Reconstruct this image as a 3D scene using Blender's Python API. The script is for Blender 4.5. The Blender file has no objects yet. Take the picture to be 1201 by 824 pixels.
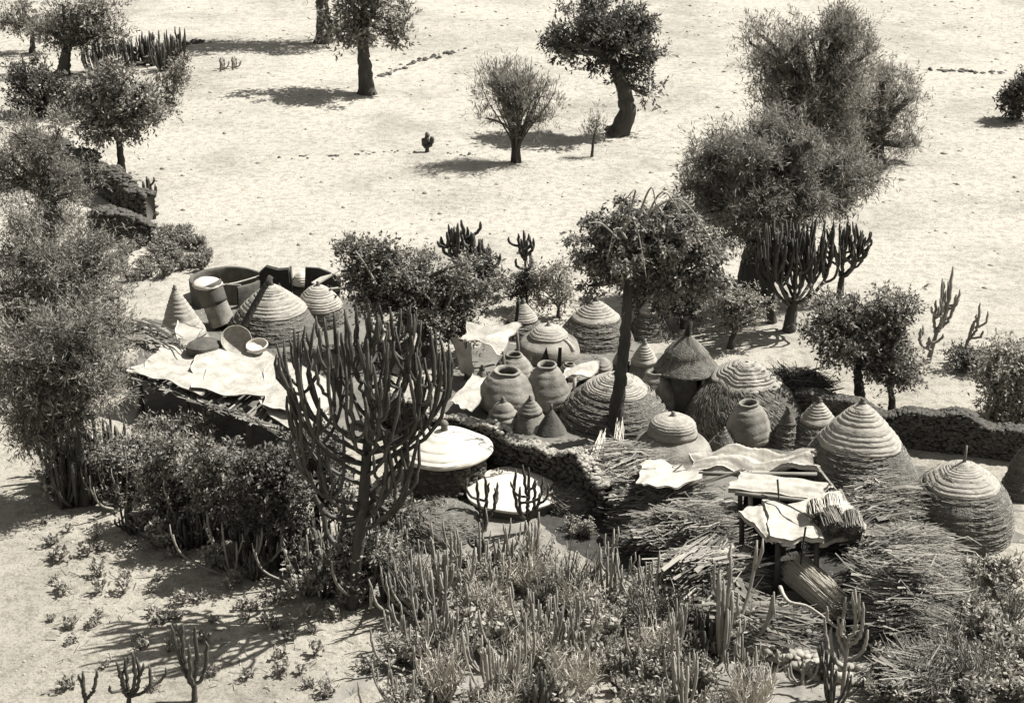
import bpy, math, random
import numpy as np
from mathutils import Vector
random.seed(7); RNG = np.random.default_rng(7)
R = math.radians
scene = bpy.context.scene
COL = scene.collection

# ------------------------------------------------------------------ camera
CH, PITCH, FPX = 21.4, R(22.0), 2000.0
cam_d = bpy.data.cameras.new('camera'); cam = bpy.data.objects.new('camera', cam_d); COL.objects.link(cam)
cam.location = (0, 0, CH); cam.rotation_euler = (math.pi/2 - PITCH, 0, 0)
cam_d.sensor_width = 36; cam_d.sensor_fit = 'HORIZONTAL'; cam_d.lens = 36*FPX/1201
cam_d.clip_end = 3000
scene.camera = cam

# ------------------------------------------------------------------ light
SUN_EL, SUN_AZ = R(54), R(20)          # azimuth from +X towards +Y
dsun = Vector((math.cos(SUN_AZ)*math.cos(SUN_EL), math.sin(SUN_AZ)*math.cos(SUN_EL), math.sin(SUN_EL)))
w = bpy.data.worlds.new('World'); scene.world = w; w.use_nodes = True
nt = w.node_tree; bg = nt.nodes['Background']
sky = nt.nodes.new('ShaderNodeTexSky'); sky.sky_type = 'NISHITA'; sky.sun_disc = False
sky.sun_elevation = SUN_EL; sky.sun_rotation = math.pi/2 - SUN_AZ
hs = nt.nodes.new('ShaderNodeHueSaturation'); hs.inputs['Saturation'].default_value = 0.04
nt.links.new(sky.outputs[0], hs.inputs['Color']); nt.links.new(hs.outputs[0], bg.inputs[0])
bg.inputs[1].default_value = 0.05
sun_d = bpy.data.lights.new('sun', 'SUN'); sun_d.energy = 5.0; sun_d.angle = R(0.5); sun_d.color = (1, .992, .975)
sun = bpy.data.objects.new('sun', sun_d); COL.objects.link(sun)
sun.rotation_euler = (-dsun).to_track_quat('-Z', 'Y').to_euler()
scene.view_settings.view_transform = 'Standard'; scene.view_settings.look = 'None'
scene.view_settings.exposure = 1.12; scene.view_settings.gamma = 1

# ------------------------------------------------------------------ measuring helpers (photo pixel -> point)
cp, sp = math.cos(PITCH), math.sin(PITCH)
def ray(px, py):
    a, b = (px-600.5)/FPX, (412-py)/FPX
    return (a, cp + b*sp, -sp + b*cp)
def G(px, py, z=0.0):                    # point on the horizontal plane at height z
    r = ray(px, py); t = (z-CH)/r[2]
    return np.array([r[0]*t, r[1]*t, z])
def U(px, py, Y):                        # point on the upright plane at depth Y
    r = ray(px, py); t = Y/r[1]
    return np.array([r[0]*t, Y, CH + r[2]*t])
def S(p):                                # pixels per metre at p
    return FPX/(p[1]*cp + (CH-p[2])*sp)
def gz(x, y):
    x = np.asarray(x, float); y = np.asarray(y, float)
    far = np.clip((y-66)/20, 0, 1)
    return (0.25*np.sin(x*.11+1)*np.sin(y*.13) + .12*np.sin(x*.31+y*.2))*far + .03*np.sin(x*.9+y*1.3)*np.clip((41-y)/4, 0, 1)
def GG(px, py):
    p = G(px, py)
    for _ in range(4): p = G(px, py, float(gz(p[0], p[1])))
    return p

# ------------------------------------------------------------------ mesh builder
class MB:
    def __init__(s): s.v=[]; s.l=[]; s.n=[]; s.c=0
    def add(s, v, faces):
        v = np.asarray(v, float).reshape(-1, 3)
        s.v.append(v)
        if isinstance(faces, np.ndarray):
            s.l.append((faces + s.c).ravel()); s.n.append(np.full(len(faces), faces.shape[1]))
        else:
            for f in faces:
                s.l.append(np.asarray(f) + s.c); s.n.append(np.array([len(f)]))
        s.c += len(v)
        return s
    def mesh(s, name, m, smooth=True):
        me = bpy.data.meshes.new(name)
        v = np.concatenate(s.v); l = np.concatenate(s.l).astype(np.int32); n = np.concatenate(s.n).astype(np.int32)
        me.vertices.add(len(v)); me.vertices.foreach_set('co', v.ravel())
        me.loops.add(len(l)); me.loops.foreach_set('vertex_index', l)
        me.polygons.add(len(n)); st = np.zeros(len(n), np.int32); st[1:] = np.cumsum(n)[:-1]
        me.polygons.foreach_set('loop_start', st); me.polygons.foreach_set('loop_total', n)
        me.polygons.foreach_set('use_smooth', np.full(len(n), smooth))
        me.update(calc_edges=True); me.validate(); me.materials.append(m)
        return me
    def obj(s, name, m, parent=None, loc=None, smooth=True):
        if not s.v: return None
        loc = np.array(loc if loc is not None else (0, 0, 0), float)
        if parent is not None and loc.any() == False: loc = np.array(parent.location)
        s.v = [a - loc for a in s.v]
        o = bpy.data.objects.new(name, s.mesh(name, m, smooth)); COL.objects.link(o)
        if parent is not None: o.parent = parent; o.location = loc - np.array(parent.location)
        else: o.location = loc
        return o

def tag(o, label=None, cat=None, group=None, kind=None):
    if label: o['label'] = label
    if cat: o['category'] = cat
    if group: o['group'] = group
    if kind: o['kind'] = kind
    return o
def thing(name, label, cat, loc, group=None):
    o = bpy.data.objects.new(name, None); COL.objects.link(o); o.location = loc; o.empty_display_size = .2
    return tag(o, label, cat, group)
def sub(o, child):                      # reparent child (world-placed) under o, one level deeper
    child.location = child.location - o.location if child.parent is None else child.location
    child.parent = o
def copy_tree(o, loc, rz, sc=1.0, label=None, group=None):
    c = o.copy(); COL.objects.link(c); c.location = loc; c.rotation_euler = (0, 0, rz); c.scale = (sc, sc, sc*random.uniform(.85, 1.15))
    if label: c['label'] = label
    if group: c['group'] = group
    for ch in list(o.children):
        d = ch.copy(); COL.objects.link(d); d.parent = c
    return c

def frames(P):
    P = np.asarray(P, float); T = np.gradient(P, axis=0); T /= np.linalg.norm(T, axis=1)[:, None] + 1e-9
    ref = np.array([0, 0, 1.]) if abs(T[0][2]) < .8 else np.array([0, 1., 0])
    N = np.zeros_like(P); n = np.cross(T[0], ref); n /= np.linalg.norm(n)
    for i in range(len(P)):
        n = n - T[i]*np.dot(n, T[i]); n /= np.linalg.norm(n)+1e-9; N[i] = n
    return T, N, np.cross(T, N)
def tube(mb, P, rad, k=8, star=0., noise=0., tipped=True):
    P = np.asarray(P, float); n = len(P); rad = np.broadcast_to(np.asarray(rad, float), (n,)).copy()
    T, N, B = frames(P)
    a = np.arange(k)*2*math.pi/k
    prof = np.where(np.arange(k) % 2 == 0, 1, 1-star) if star else np.ones(k)
    rr = rad[:, None]*prof[None, :]
    if noise: rr = rr*(1+RNG.normal(0, noise, rr.shape))
    v = P[:, None, :] + rr[..., None]*(np.cos(a)[None, :, None]*N[:, None, :] + np.sin(a)[None, :, None]*B[:, None, :])
    v = v.reshape(-1, 3)
    i = np.arange(n-1)[:, None]*k; j = np.arange(k)[None, :]; j2 = (j+1) % k
    f = np.stack([i+j, i+j2, i+k+j2, i+k+j], -1).reshape(-1, 4)
    mb.add(v, f); base = mb.c - len(v)
    mb.l.append(np.arange(k)[::-1]+base); mb.n.append(np.array([k]))
    mb.l.append(np.arange(k)+base+(n-1)*k); mb.n.append(np.array([k]))
def bez(p0, p1, p2, p3, n):
    t = np.linspace(0, 1, n)[:, None]
    return (1-t)**3*p0 + 3*(1-t)**2*t*p1 + 3*(1-t)*t*t*p2 + t**3*p3
def smooth_path(pts, n):
    pts = np.asarray(pts, float); m = len(pts)
    if m < 3: return pts[0] + (pts[-1]-pts[0])*np.linspace(0, 1, n)[:, None]
    out = []; t = np.linspace(0, m-1, n)
    for u in t:
        i = min(int(u), m-2); f = u-i
        p0 = pts[max(i-1, 0)]; p1 = pts[i]; p2 = pts[i+1]; p3 = pts[min(i+2, m-1)]
        out.append(.5*((2*p1)+(-p0+p2)*f+(2*p0-5*p1+4*p2-p3)*f*f+(-p0+3*p1-3*p2+p3)*f**3))
    return np.array(out)
def unit(v): return v/(np.linalg.norm(v, axis=-1, keepdims=True)+1e-9)
def sticks(mb, P0, P1, r, bend=0.0):        # many 3-sided bent sticks
    P0 = np.atleast_2d(P0); P1 = np.atleast_2d(P1); n = len(P0)
    r = np.broadcast_to(r, (n,))
    D = unit(P1-P0); ref = np.where(np.abs(D[:, 2:3]) > .9, np.array([[1., 0, 0]]), np.array([[0, 0, 1.]]))
    A = unit(np.cross(D, ref)); B = np.cross(D, A)
    M = (P0+P1)/2 + RNG.normal(0, 1, (n, 3))*bend*np.linalg.norm(P1-P0, axis=1)[:, None]
    rings = []
    for Pc, sc in ((P0, 1.), (M, .9), (P1, .45)):
        for q in range(3):
            an = q*2*math.pi/3
            rings.append(Pc + (r*sc)[:, None]*(math.cos(an)*A+math.sin(an)*B))
    v = np.stack(rings, 1).reshape(-1, 3)
    f = []
    for s_ in (0, 3):
        for q in range(3): f.append([s_+q, s_+(q+1) % 3, s_+3+(q+1) % 3, s_+3+q])
    f = (np.array(f)[None] + (np.arange(n)*9)[:, None, None]).reshape(-1, 4)
    mb.add(v, f)
def leaves(mb, C, L, W, dirv=None, spread=1.0):  # kite-shaped folded leaves
    n = len(C)
    if n == 0: return
    D = RNG.normal(0, 1, (n, 3))
    if dirv is not None: D = unit(D)*spread + dirv
    D = unit(D); A = unit(np.cross(D, RNG.normal(0, .55, (n, 3))+[0, 0, 1])); N = np.cross(D, A)
    L = (np.broadcast_to(L, (n,))*RNG.uniform(.6, 1.3, n))[:, None]; W = (np.broadcast_to(W, (n,))*RNG.uniform(.7, 1.25, n))[:, None]
    v = np.stack([C, C+D*L*.5+A*W*.5+N*W*.15, C+D*L, C+D*L*.5-A*W*.5+N*W*.15], 1).reshape(-1, 3)
    mb.add(v, (np.array([[0, 1, 2, 3]])[None] + (np.arange(n)*4)[:, None, None]).reshape(-1, 4))
def lathe(mb, c, prof, k=64, oval=0.02, jit=0.0, lean=(0, 0), th0=0, th1=2*math.pi, seed=0):
    prof = np.asarray(prof, float); n = len(prof); full = abs(th1-th0-2*math.pi) < 1e-6
    a = th0 + (th1-th0)*np.arange(k if full else k+1)/k; kk = len(a)
    g = np.random.default_rng(seed)
    ph = g.uniform(0, 6, 4)
    w = 1 + oval*np.sin(2*a+ph[0]) + oval*.6*np.sin(3*a+ph[1]) + oval*.3*np.sin(7*a+ph[2])
    r = prof[:, 0][:, None]*w[None]*(1+.012*np.sin(4*a[None]+prof[:, 1][:, None]*2.3+ph[2])+.008*np.sin(9*a[None]-prof[:, 1][:, None]*4+ph[1]))
    if jit: r = r*(1+g.normal(0, jit, r.shape))
    zmax = max(prof[:, 1].max(), 1e-3)
    z = prof[:, 1][:, None] + 0*r + (oval*.8*prof[:, 0][:, None]*np.sin(a+ph[3])[None] + oval*.35*prof[:, 0][:, None]*np.sin(5*a+ph[0])[None])
    x = c[0] + r*np.cos(a)[None] + lean[0]*prof[:, 1][:, None]
    y = c[1] + r*np.sin(a)[None] + lean[1]*prof[:, 1][:, None]
    v = np.stack([x, y, c[2]+z], -1).reshape(-1, 3)
    i = np.arange(n-1)[:, None]*kk; j = np.arange(kk if full else kk-1)[None, :]; j2 = (j+1) % kk
    f = np.stack([i+j, i+j2, i+kk+j2, i+kk+j], -1).reshape(-1, 4)
    mb.add(v, f)
def interp_prof(pr, n):
    pr = np.asarray(pr, float); t = np.linspace(0, 1, len(pr)); u = np.linspace(0, 1, n)
    P = smooth_path(np.c_[pr, np.zeros(len(pr))], n)
    return P[:, :2]
_ico = None
def ico():
    global _ico
    if _ico is None:
        import bmesh
        bm = bmesh.new(); bmesh.ops.create_icosphere(bm, subdivisions=2, radius=1)
        _ico = (np.array([v.co[:] for v in bm.verts]), np.array([[v.index for v in f.verts] for f in bm.faces])); bm.free()
    return _ico
def rocks(mb, C, size, flat=.7):
    V, F = ico(); n = len(C); size = np.broadcast_to(size, (n,))
    sc = RNG.uniform(.7, 1.3, (n, 1, 3)); sc[:, :, 2] *= flat
    q = RNG.uniform(0, 6.28, n); c, s = np.cos(q), np.sin(q)
    W = np.round(V*1.6)/1.6*.5 + V*.5
    v = W[None]*(1+RNG.normal(0, .07, (n, len(V), 1)))*sc*size[:, None, None]
    v = np.stack([v[..., 0]*c[:, None]-v[..., 1]*s[:, None], v[..., 0]*s[:, None]+v[..., 1]*c[:, None], v[..., 2]], -1) + np.asarray(C)[:, None]
    mb.add(v.reshape(-1, 3), (F[None]+(np.arange(n)*len(V))[:, None, None]).reshape(-1, 3))

# ------------------------------------------------------------------ materials (a monochrome, warm-toned place)
def sep(v, k=.74): return (v*k, v*k*.93, v*k*.79, 1)
def mat(name, lo, hi, scale=6, detail=6, rough=.9, bump=.4, bscale=None, island=0.0, stretch=(1, 1, 1), transl=0.0, streak=None, bdist=.03):
    m = bpy.data.materials.new(name); m.use_nodes = True; t = m.node_tree; b = t.nodes['Principled BSDF']
    b.inputs['Roughness'].default_value = rough; b.inputs['Specular IOR Level'].default_value = .25
    tc = t.nodes.new('ShaderNodeTexCoord'); mp = t.nodes.new('ShaderNodeMapping'); mp.inputs['Scale'].default_value = stretch
    t.links.new(tc.outputs['Object'], mp.inputs[0])
    nz = t.nodes.new('ShaderNodeTexNoise'); nz.inputs['Scale'].default_value = scale; nz.inputs['Detail'].default_value = detail; nz.inputs['Roughness'].default_value = .65
    t.links.new(mp.outputs[0], nz.inputs['Vector'])
    src = nz.outputs['Fac']
    if island:
        g = t.nodes.new('ShaderNodeNewGeometry'); mx = t.nodes.new('ShaderNodeMix'); mx.data_type = 'FLOAT'; mx.inputs[0].default_value = island
        t.links.new(nz.outputs['Fac'], mx.inputs[2]); t.links.new(g.outputs['Random Per Island'], mx.inputs[3]); src = mx.outputs[0]
    cr = t.nodes.new('ShaderNodeValToRGB'); e = cr.color_ramp.elements
    e[0].position = .3 if not island else .1; e[1].position = .7 if not island else .9
    e[0].color = sep(lo); e[1].color = sep(hi)
    t.links.new(src, cr.inputs[0]); t.links.new(cr.outputs[0], b.inputs['Base Color'])
    if bump:
        n2 = t.nodes.new('ShaderNodeTexNoise'); n2.inputs['Scale'].default_value = bscale or scale*4; n2.inputs['Detail'].default_value = 8
        t.links.new(mp.outputs[0], n2.inputs['Vector'])
        bp = t.nodes.new('ShaderNodeBump'); bp.inputs['Strength'].default_value = bump; bp.inputs['Distance'].default_value = bdist
        t.links.new(n2.outputs['Fac'], bp.inputs['Height']); t.links.new(bp.outputs[0], b.inputs['Normal'])
    if transl:
        tr = t.nodes.new('ShaderNodeBsdfTranslucent'); ms = t.nodes.new('ShaderNodeMixShader'); ms.inputs[0].default_value = transl
        t.links.new(cr.outputs[0], tr.inputs[0]); t.links.new(b.outputs[0], ms.inputs[1]); t.links.new(tr.outputs[0], ms.inputs[2])
        t.links.new(ms.outputs[0], t.nodes['Material Output'].inputs[0])
    return m
def ground_mat():
    m = bpy.data.materials.new('dry_earth'); m.use_nodes = True; t = m.node_tree; b = t.nodes['Principled BSDF']; b.inputs['Roughness'].default_value = .95
    b.inputs['Specular IOR Level'].default_value = .1
    tc = t.nodes.new('ShaderNodeTexCoord')
    def nz(s, d=6, r=.6):
        n = t.nodes.new('ShaderNodeTexNoise'); n.inputs['Scale'].default_value = s; n.inputs['Detail'].default_value = d; n.inputs['Roughness'].default_value = r
        t.links.new(tc.outputs['Object'], n.inputs['Vector']); return n.outputs['Fac']
    def ramp(src, stops):
        c = t.nodes.new('ShaderNodeValToRGB'); el = c.color_ramp.elements
        while len(el) < len(stops): el.new(.5)
        for e, (p, col) in zip(el, stops): e.position = p; e.color = col
        t.links.new(src, c.inputs[0]); return c.outputs[0]
    def mul(a, b_, f=1):
        x = t.nodes.new('ShaderNodeMix'); x.data_type = 'RGBA'; x.blend_type = 'MULTIPLY'; x.inputs[0].default_value = f
        t.links.new(a, x.inputs[6]); t.links.new(b_, x.inputs[7]); return x.outputs[2]
    base = ramp(nz(.14, 7, .65), [(.32, sep(.34)), (.5, sep(.49)), (.75, sep(.56))])
    mid = ramp(nz(2.6, 9, .78), [(.42, (.55, .54, .52, 1)), (.52, (1, 1, 1, 1))])
    fine = ramp(nz(14, 6, .75), [(.38, (.48, .47, .45, 1)), (.5, (1, 1, 1, 1))])
    c = mul(mul(base, mid, .62), fine, .7)
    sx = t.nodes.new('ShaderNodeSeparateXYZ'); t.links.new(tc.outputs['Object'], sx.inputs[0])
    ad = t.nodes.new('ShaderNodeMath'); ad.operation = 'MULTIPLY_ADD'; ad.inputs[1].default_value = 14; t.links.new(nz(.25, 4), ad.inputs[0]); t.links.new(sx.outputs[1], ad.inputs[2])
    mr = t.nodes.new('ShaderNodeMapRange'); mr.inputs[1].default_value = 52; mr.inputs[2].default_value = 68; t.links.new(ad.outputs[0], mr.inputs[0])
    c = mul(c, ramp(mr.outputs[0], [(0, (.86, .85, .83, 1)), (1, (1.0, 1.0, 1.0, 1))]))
    t.links.new(c, b.inputs['Base Color'])
    bp = t.nodes.new('ShaderNodeBump'); bp.inputs['Strength'].default_value = .8; bp.inputs['Distance'].default_value = .075
    t.links.new(nz(5, 9, .75), bp.inputs['Height']); t.links.new(bp.outputs[0], b.inputs['Normal'])
    return m
M = dict(
    yard=mat('dark_yard_earth', .09, .24, .9, 8, bump=.7, bscale=9),  # yard earth toned darker than the open ground
    soil_and_shade=mat('leaf_mould_and_shade', .14, .34, 1.5, 8, bump=.7, bscale=9),
    ground=ground_mat(),
    clay=mat('pale_clay', 0.11, 0.4, 1.6, bump=.5, bscale=20),
    clay_dark=mat('dark_and_shade_clay', 0.07, 0.15, 3, bump=.5, bscale=20),  # dark clay; on the ring wall it also stands in for shade
    capl=mat('coiled_straw', 0.26, 0.5, 5, bump=.6, bscale=26, stretch=(1, 1, 3)),
    white=mat('bleached_straw', 0.55, 0.74, 4, bump=.4, bscale=30),
    thatch=mat('weathered_thatch', 0.08, 0.24, 8, bump=1.0, bscale=24, bdist=.06),
    straw=mat('loose_straw', 0.1, 0.36, 4, island=.75, bump=0),
    palestraw=mat('pale_straw', .45, .75, 4, island=.75, bump=0),
    stick=mat('grey_brushwood', 0.05, 0.42, 4, island=.8, bump=0),
    darkstick_and_shade=mat('dark_brushwood_and_shade', .05, .16, 4, island=.8, bump=0),
    core=mat('packed_brush_and_shade', .03, .07, 5, bump=.8),  # heap cores; also the painted shade of two ground patches
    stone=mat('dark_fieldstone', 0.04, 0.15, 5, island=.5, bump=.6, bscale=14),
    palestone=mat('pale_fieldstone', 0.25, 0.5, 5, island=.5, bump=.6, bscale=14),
    sunlit_stone=mat('painted_sunlit_stone', 0.16, 0.5, 5, island=.5, bump=.6, bscale=14),  # brighter than the courses: sunlight put into the coping colour
    hide=mat('dried_hide', 0.28, 0.6, 2.2, bump=.7, bscale=12),
    reed=mat('bleached_reed_mat', 0.34, 0.6, 5, bump=.3, bscale=30),
    wood=mat('weathered_wood', .12, .25, 5, bump=.7, bscale=30, stretch=(1, 1, .25)),
    palewood=mat('bare_pale_wood', .38, .6, 5, bump=.5, bscale=30),
    bark=mat('dark_bark', .05, .11, 5, bump=1, bscale=16, stretch=(1, 1, .3)),
    palebark=mat('pale_bark', .22, .4, 5, bump=.6, bscale=16),
    leaf=mat('leaf_mid', 0.06, 0.48, 3, island=.8, bump=0, transl=.25, rough=.6),
    leaf_d=mat('leaf_dark', 0.03, 0.24, 3, island=.8, bump=0, transl=.2, rough=.55),
    leaf_l=mat('leaf_pale', 0.16, 0.62, 3, island=.8, bump=0, transl=.3, rough=.6),
    leaf_f=mat('leaf_feathery', 0.08, 0.48, 3, island=.7, bump=0, transl=.3, rough=.7),
    cactus=mat('succulent_skin', 0.045, 0.12, 4, bump=.3, bscale=20, rough=.55),
    cactus_l=mat('pale_succulent_skin', 0.16, 0.44, 4, island=.4, bump=.3, bscale=20, rough=.6),
    dark=mat('dark_wood_and_shade', .02, .05, 4),  # dark wood; on the palisades it paints the shelter's shade
)

# ------------------------------------------------------------------ ground
def build_ground():
    xs = np.concatenate([np.linspace(-700, -90, 14), np.linspace(-80, 80, 161), np.linspace(90, 700, 14)])
    ys = np.concatenate([np.linspace(-120, 10, 8), np.linspace(14, 150, 170), np.linspace(160, 1200, 18)])
    X, Y = np.meshgrid(xs, ys); Z = gz(X, Y) + np.clip((Y-160)/1000, 0, 1)*60
    v = np.stack([X, Y, Z], -1).reshape(-1, 3); n = len(xs)
    i = np.arange(len(ys)-1)[:, None]*n; j = np.arange(n-1)[None]
    f = np.stack([i+j, i+j+1, i+n+j+1, i+n+j], -1).reshape(-1, 4)
    return tag(MB().add(v, f).obj('ground', M['ground']), kind='structure')
build_ground()

def patch(name, pts, z, mater, seed=0):
    W = [GG(*p) for p in pts]; W = smooth_path(np.array(W+[W[0]]), 260)[:-1]; c = W.mean(0); g = np.random.default_rng(seed)
    rings = [c[None]]; k = len(W)
    v = [c+[0, 0, z]]
    for f in (.35, .7, .92, 1.0):
        an = np.linspace(0, 6.283, k)[:, None]; r = c+(W-c)*(f*(1+(g.normal(0, .025, (k, 1))+.05*np.sin(an*9+seed)+.04*np.sin(an*23+seed) if f > .9 else 0))); r[:, 2] = gz(r[:, 0], r[:, 1])+z; v.extend(r)
    mb = MB(); faces = [[0, 1+i, 1+(i+1) % k] for i in range(k)]
    for q in range(3): faces += [[1+q*k+i, 1+(q+1)*k+i, 1+(q+1)*k+(i+1) % k, 1+q*k+(i+1) % k] for i in range(k)]
    mb.add(v, faces); return tag(mb.obj(name, M[mater]), kind='structure')
patch('yard_floor', [(520, 430), (600, 392), (720, 398), (840, 425), (930, 480), (1040, 540), (1120, 560), (1180, 620), (1120, 680), (1040, 770), (900, 730), (760, 680), (640, 590), (560, 548), (470, 505)], .006, 'yard', 1)
patch('yard_floor', [(150, 430), (175, 385), (220, 362), (300, 345), (400, 345), (440, 380), (440, 470), (380, 530), (250, 520), (165, 490)], .006, 'yard', 2)
patch('painted_shade', [(600, 575), (650, 590), (720, 618), (770, 660), (760, 690), (700, 660), (650, 630)], .009, 'core', 5)  # near-black patch painting the shadow right of the flat lid
patch('painted_shade', [(885, 640), (1010, 632), (1045, 690), (1060, 770), (1000, 745), (905, 712)], .012, 'core', 6)  # near-black patch painting the shade under the shelter mats
patch('thicket_soil_and_shade', [(380, 640), (480, 600), (560, 560), (640, 575), (720, 600), (760, 660), (900, 750), (1060, 790), (1240, 700), (1260, 900), (420, 900), (455, 720)], .004, 'soil_and_shade', 3)  # scrub soil, stretched beyond the scrub to paint shadow by the wall
# scattered clods and stubble over the fields
def in_poly(x, y, poly):
    c = False; j = len(poly)-1
    for i in range(len(poly)):
        xi, yi = poly[i]; xj, yj = poly[j]
        if (yi > y) != (yj > y) and x < (xj-xi)*(y-yi)/(yj-yi)+xi: c = not c
        j = i
    return c
def scatter(poly, n, seed=1):
    g = random.Random(seed); xs = [p[0] for p in poly]; ys = [p[1] for p in poly]; out = []
    x0, x1, y0, y1 = min(xs), max(xs), min(ys), max(ys)
    # uniform on the ground, so weight by (1/scale^2)
    while len(out) < n:
        x, y = g.uniform(x0, x1), g.uniform(y0, y1)
        s = S(G(x, y)); smin = S(G(x, y0))
        if g.random() < (smin/s)**3 and in_poly(x, y, poly): out.append((x, y))
    return out
def clods():
    n = 3300
    x = RNG.uniform(-45, 45, n); y = 34+RNG.uniform(0, 1, n)**1.2*110
    keep = ~((np.abs(x) < 17) & (y > 41) & (y < 62))
    x, y = x[keep], y[keep]
    sz = np.clip(np.exp(RNG.normal(-3.0, .5, len(x))), 0, .11)*np.clip((y-25)/30, .4, 1.3)
    C = np.stack([x, y, gz(x, y)], -1)
    mb = MB(); rocks(mb, C, sz)
    n = 2600; x2 = RNG.uniform(-14, 14, n); y2 = RNG.uniform(30, 43, n); rocks(mb, np.stack([x2, y2, gz(x2, y2)], -1), np.exp(RNG.normal(-4.0, .5, n)))
    o = mb.obj('clods_and_pebbles', M['palestone']); tag(o, 'small clods and pebbles strewn over the bare ground', 'pebbles', kind='stuff')
    # stubble
    n = 16000; x = RNG.uniform(-50, 50, n); y = 62+RNG.uniform(0, 1, n)**1.1*85
    P0 = np.stack([x, y, gz(x, y)-.01], -1); P1 = P0 + np.stack([RNG.normal(0, .06, n), RNG.normal(0, .06, n), RNG.uniform(.04, .13, n)], -1)
    mb = MB(); sticks(mb, P0, P1, .008)
    tag(mb.obj('stubble', M['palestraw']), 'short dry stubble on the pale field', 'stubble', kind='stuff')
clods()
def litter():
    mb = MB()
    for poly, n in (([(520, 430), (720, 398), (930, 480), (1120, 560), (1040, 770), (760, 680), (560, 548)], 1500), ([(160, 430), (220, 362), (400, 345), (430, 470), (250, 520)], 500), ([(60, 600), (430, 700), (430, 815), (60, 815)], 500), ([(420, 640), (760, 680), (1200, 700), (1200, 830), (470, 830)], 1300)):
        Pp = np.array([GG(*q) for q in scatter(poly, n, n)]); D = unit(RNG.normal(0, 1, Pp.shape)*[1, 1, .12]); L = RNG.uniform(.05, .4, n)[:, None]
        sticks(mb, Pp+[0, 0, .02], Pp+D*L+[0, 0, .03], RNG.uniform(.004, .014, n), .08)
    tag(mb.obj('twig_litter', M['stick'], smooth=False), 'twigs and straw scattered over the yard and the scrub floor', 'litter', kind='stuff')
litter()
def clod_line(pts, n, label, s=.1, m='stone'):
    mb = MB(); C = []
    for _ in range(n):
        u = random.random()*(len(pts)-1); i = int(u); f = u-i
        q = np.array(pts[i])*(1-f)+np.array(pts[i+1])*f; p = GG(q[0]+random.gauss(0, 3), q[1]+random.gauss(0, 1.2)); C.append(p)
    rocks(mb, np.array(C), RNG.uniform(.4, 1.3, n)*s)
    tag(mb.obj('terrace_stones', M[m]), label, 'stones', kind='stuff')
clod_line([(440, 92), (490, 72), (545, 58)], 60, 'broken row of dark stones on the far slope left of centre', .13)
clod_line([(1010, 82), (1100, 83), (1180, 86)], 60, 'thin row of dark stones across the far right slope', .13)
clod_line([(170, 62), (215, 52), (245, 48)], 40, 'low row of dark stones beyond the cactus row', .2)
clod_line([(330, 185), (400, 182), (460, 178), (560, 182)], 34, 'few dark clods in the middle of the pale field', .09)

# ------------------------------------------------------------------ round houses, granaries, jars
BELL = [(1, 0), (.94, .13), (.80, .33), (.58, .57), (.33, .79), (.13, .94), (.0, 1)]
CONE = [(1, 0), (.84, .17), (.62, .4), (.40, .63), (.2, .83), (.07, .95), (0, 1)]
DOME = [(1, 0), (.99, .16), (.92, .38), (.77, .6), (.52, .8), (.25, .94), (0, 1)]
JAR = [(.84, 0), (.97, .09), (1.0, .22), (.95, .42), (.80, .64), (.62, .82), (.46, .91), (.38, .94), (.42, .97), (.43, 1.0), (.36, 1.01), (.31, .97), (.32, .88), (.5, .6), (.5, .3)]
def centre(cx, front, w, z=0.0):
    pf = G(cx, front, z); r = w/2/S(pf)
    r = w/2/S(pf + np.array([0, r, 0]))
    d0 = pf[1]*cp+(CH-z)*sp; return np.array([pf[0]*(d0+r*cp)/d0, pf[1]+r, z]), r
def tangential_straw(mb, c, prof, n, lean, rows=10, length=.35, rad=.010, tilt=.2, down=0.0, off=.02):
    prof = np.asarray(prof); u = np.sort(RNG.uniform(0, 1, n)); u = (np.floor(u*rows)+RNG.uniform(0, .6, n))/rows
    r = np.interp(u, np.linspace(0, 1, len(prof)), prof[:, 0]); z = np.interp(u, np.linspace(0, 1, len(prof)), prof[:, 1])
    a = RNG.uniform(0, 2*math.pi, n); L = length*RNG.uniform(.5, 1.2, n)
    da = L/np.maximum(r, .2)*(1-down)
    def pt(a, r, z): return np.stack([c[0]+r*np.cos(a)+lean[0]*z, c[1]+r*np.sin(a)+lean[1]*z, c[2]+z], -1)
    P0 = pt(a-da/2, r+off, z); u2 = np.clip(u-down*L*.6, 0, 1)
    r2 = np.interp(u2, np.linspace(0, 1, len(prof)), prof[:, 0]); z2 = np.interp(u2, np.linspace(0, 1, len(prof)), prof[:, 1])
    P1 = pt(a+da/2, r2+off+RNG.uniform(-.01, .05, n), z2 + RNG.normal(0, tilt*.1, n))
    P0 += RNG.normal(0, .012, P0.shape)
    sticks(mb, P0, P1, rad*RNG.uniform(.6, 1.3, n), .03)
def ridged(prof, nr, amp, lo=0., hi=1.):
    n = nr*8; P = interp_prof(prof, n).copy(); t = np.linspace(0, nr, n); t = t+.28*np.sin(t*1.3+nr)+.12*np.sin(t*2.9)
    saw = np.abs(np.sin(math.pi*t))**.7; P[:, 0] = P[:, 0] + amp*(saw-.5)*np.clip(P[:, 0]/(.3*P[:, 0].max()+1e-6), 0, 1)
    P[:, 0] = np.maximum(P[:, 0], 0.002); return P
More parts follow.
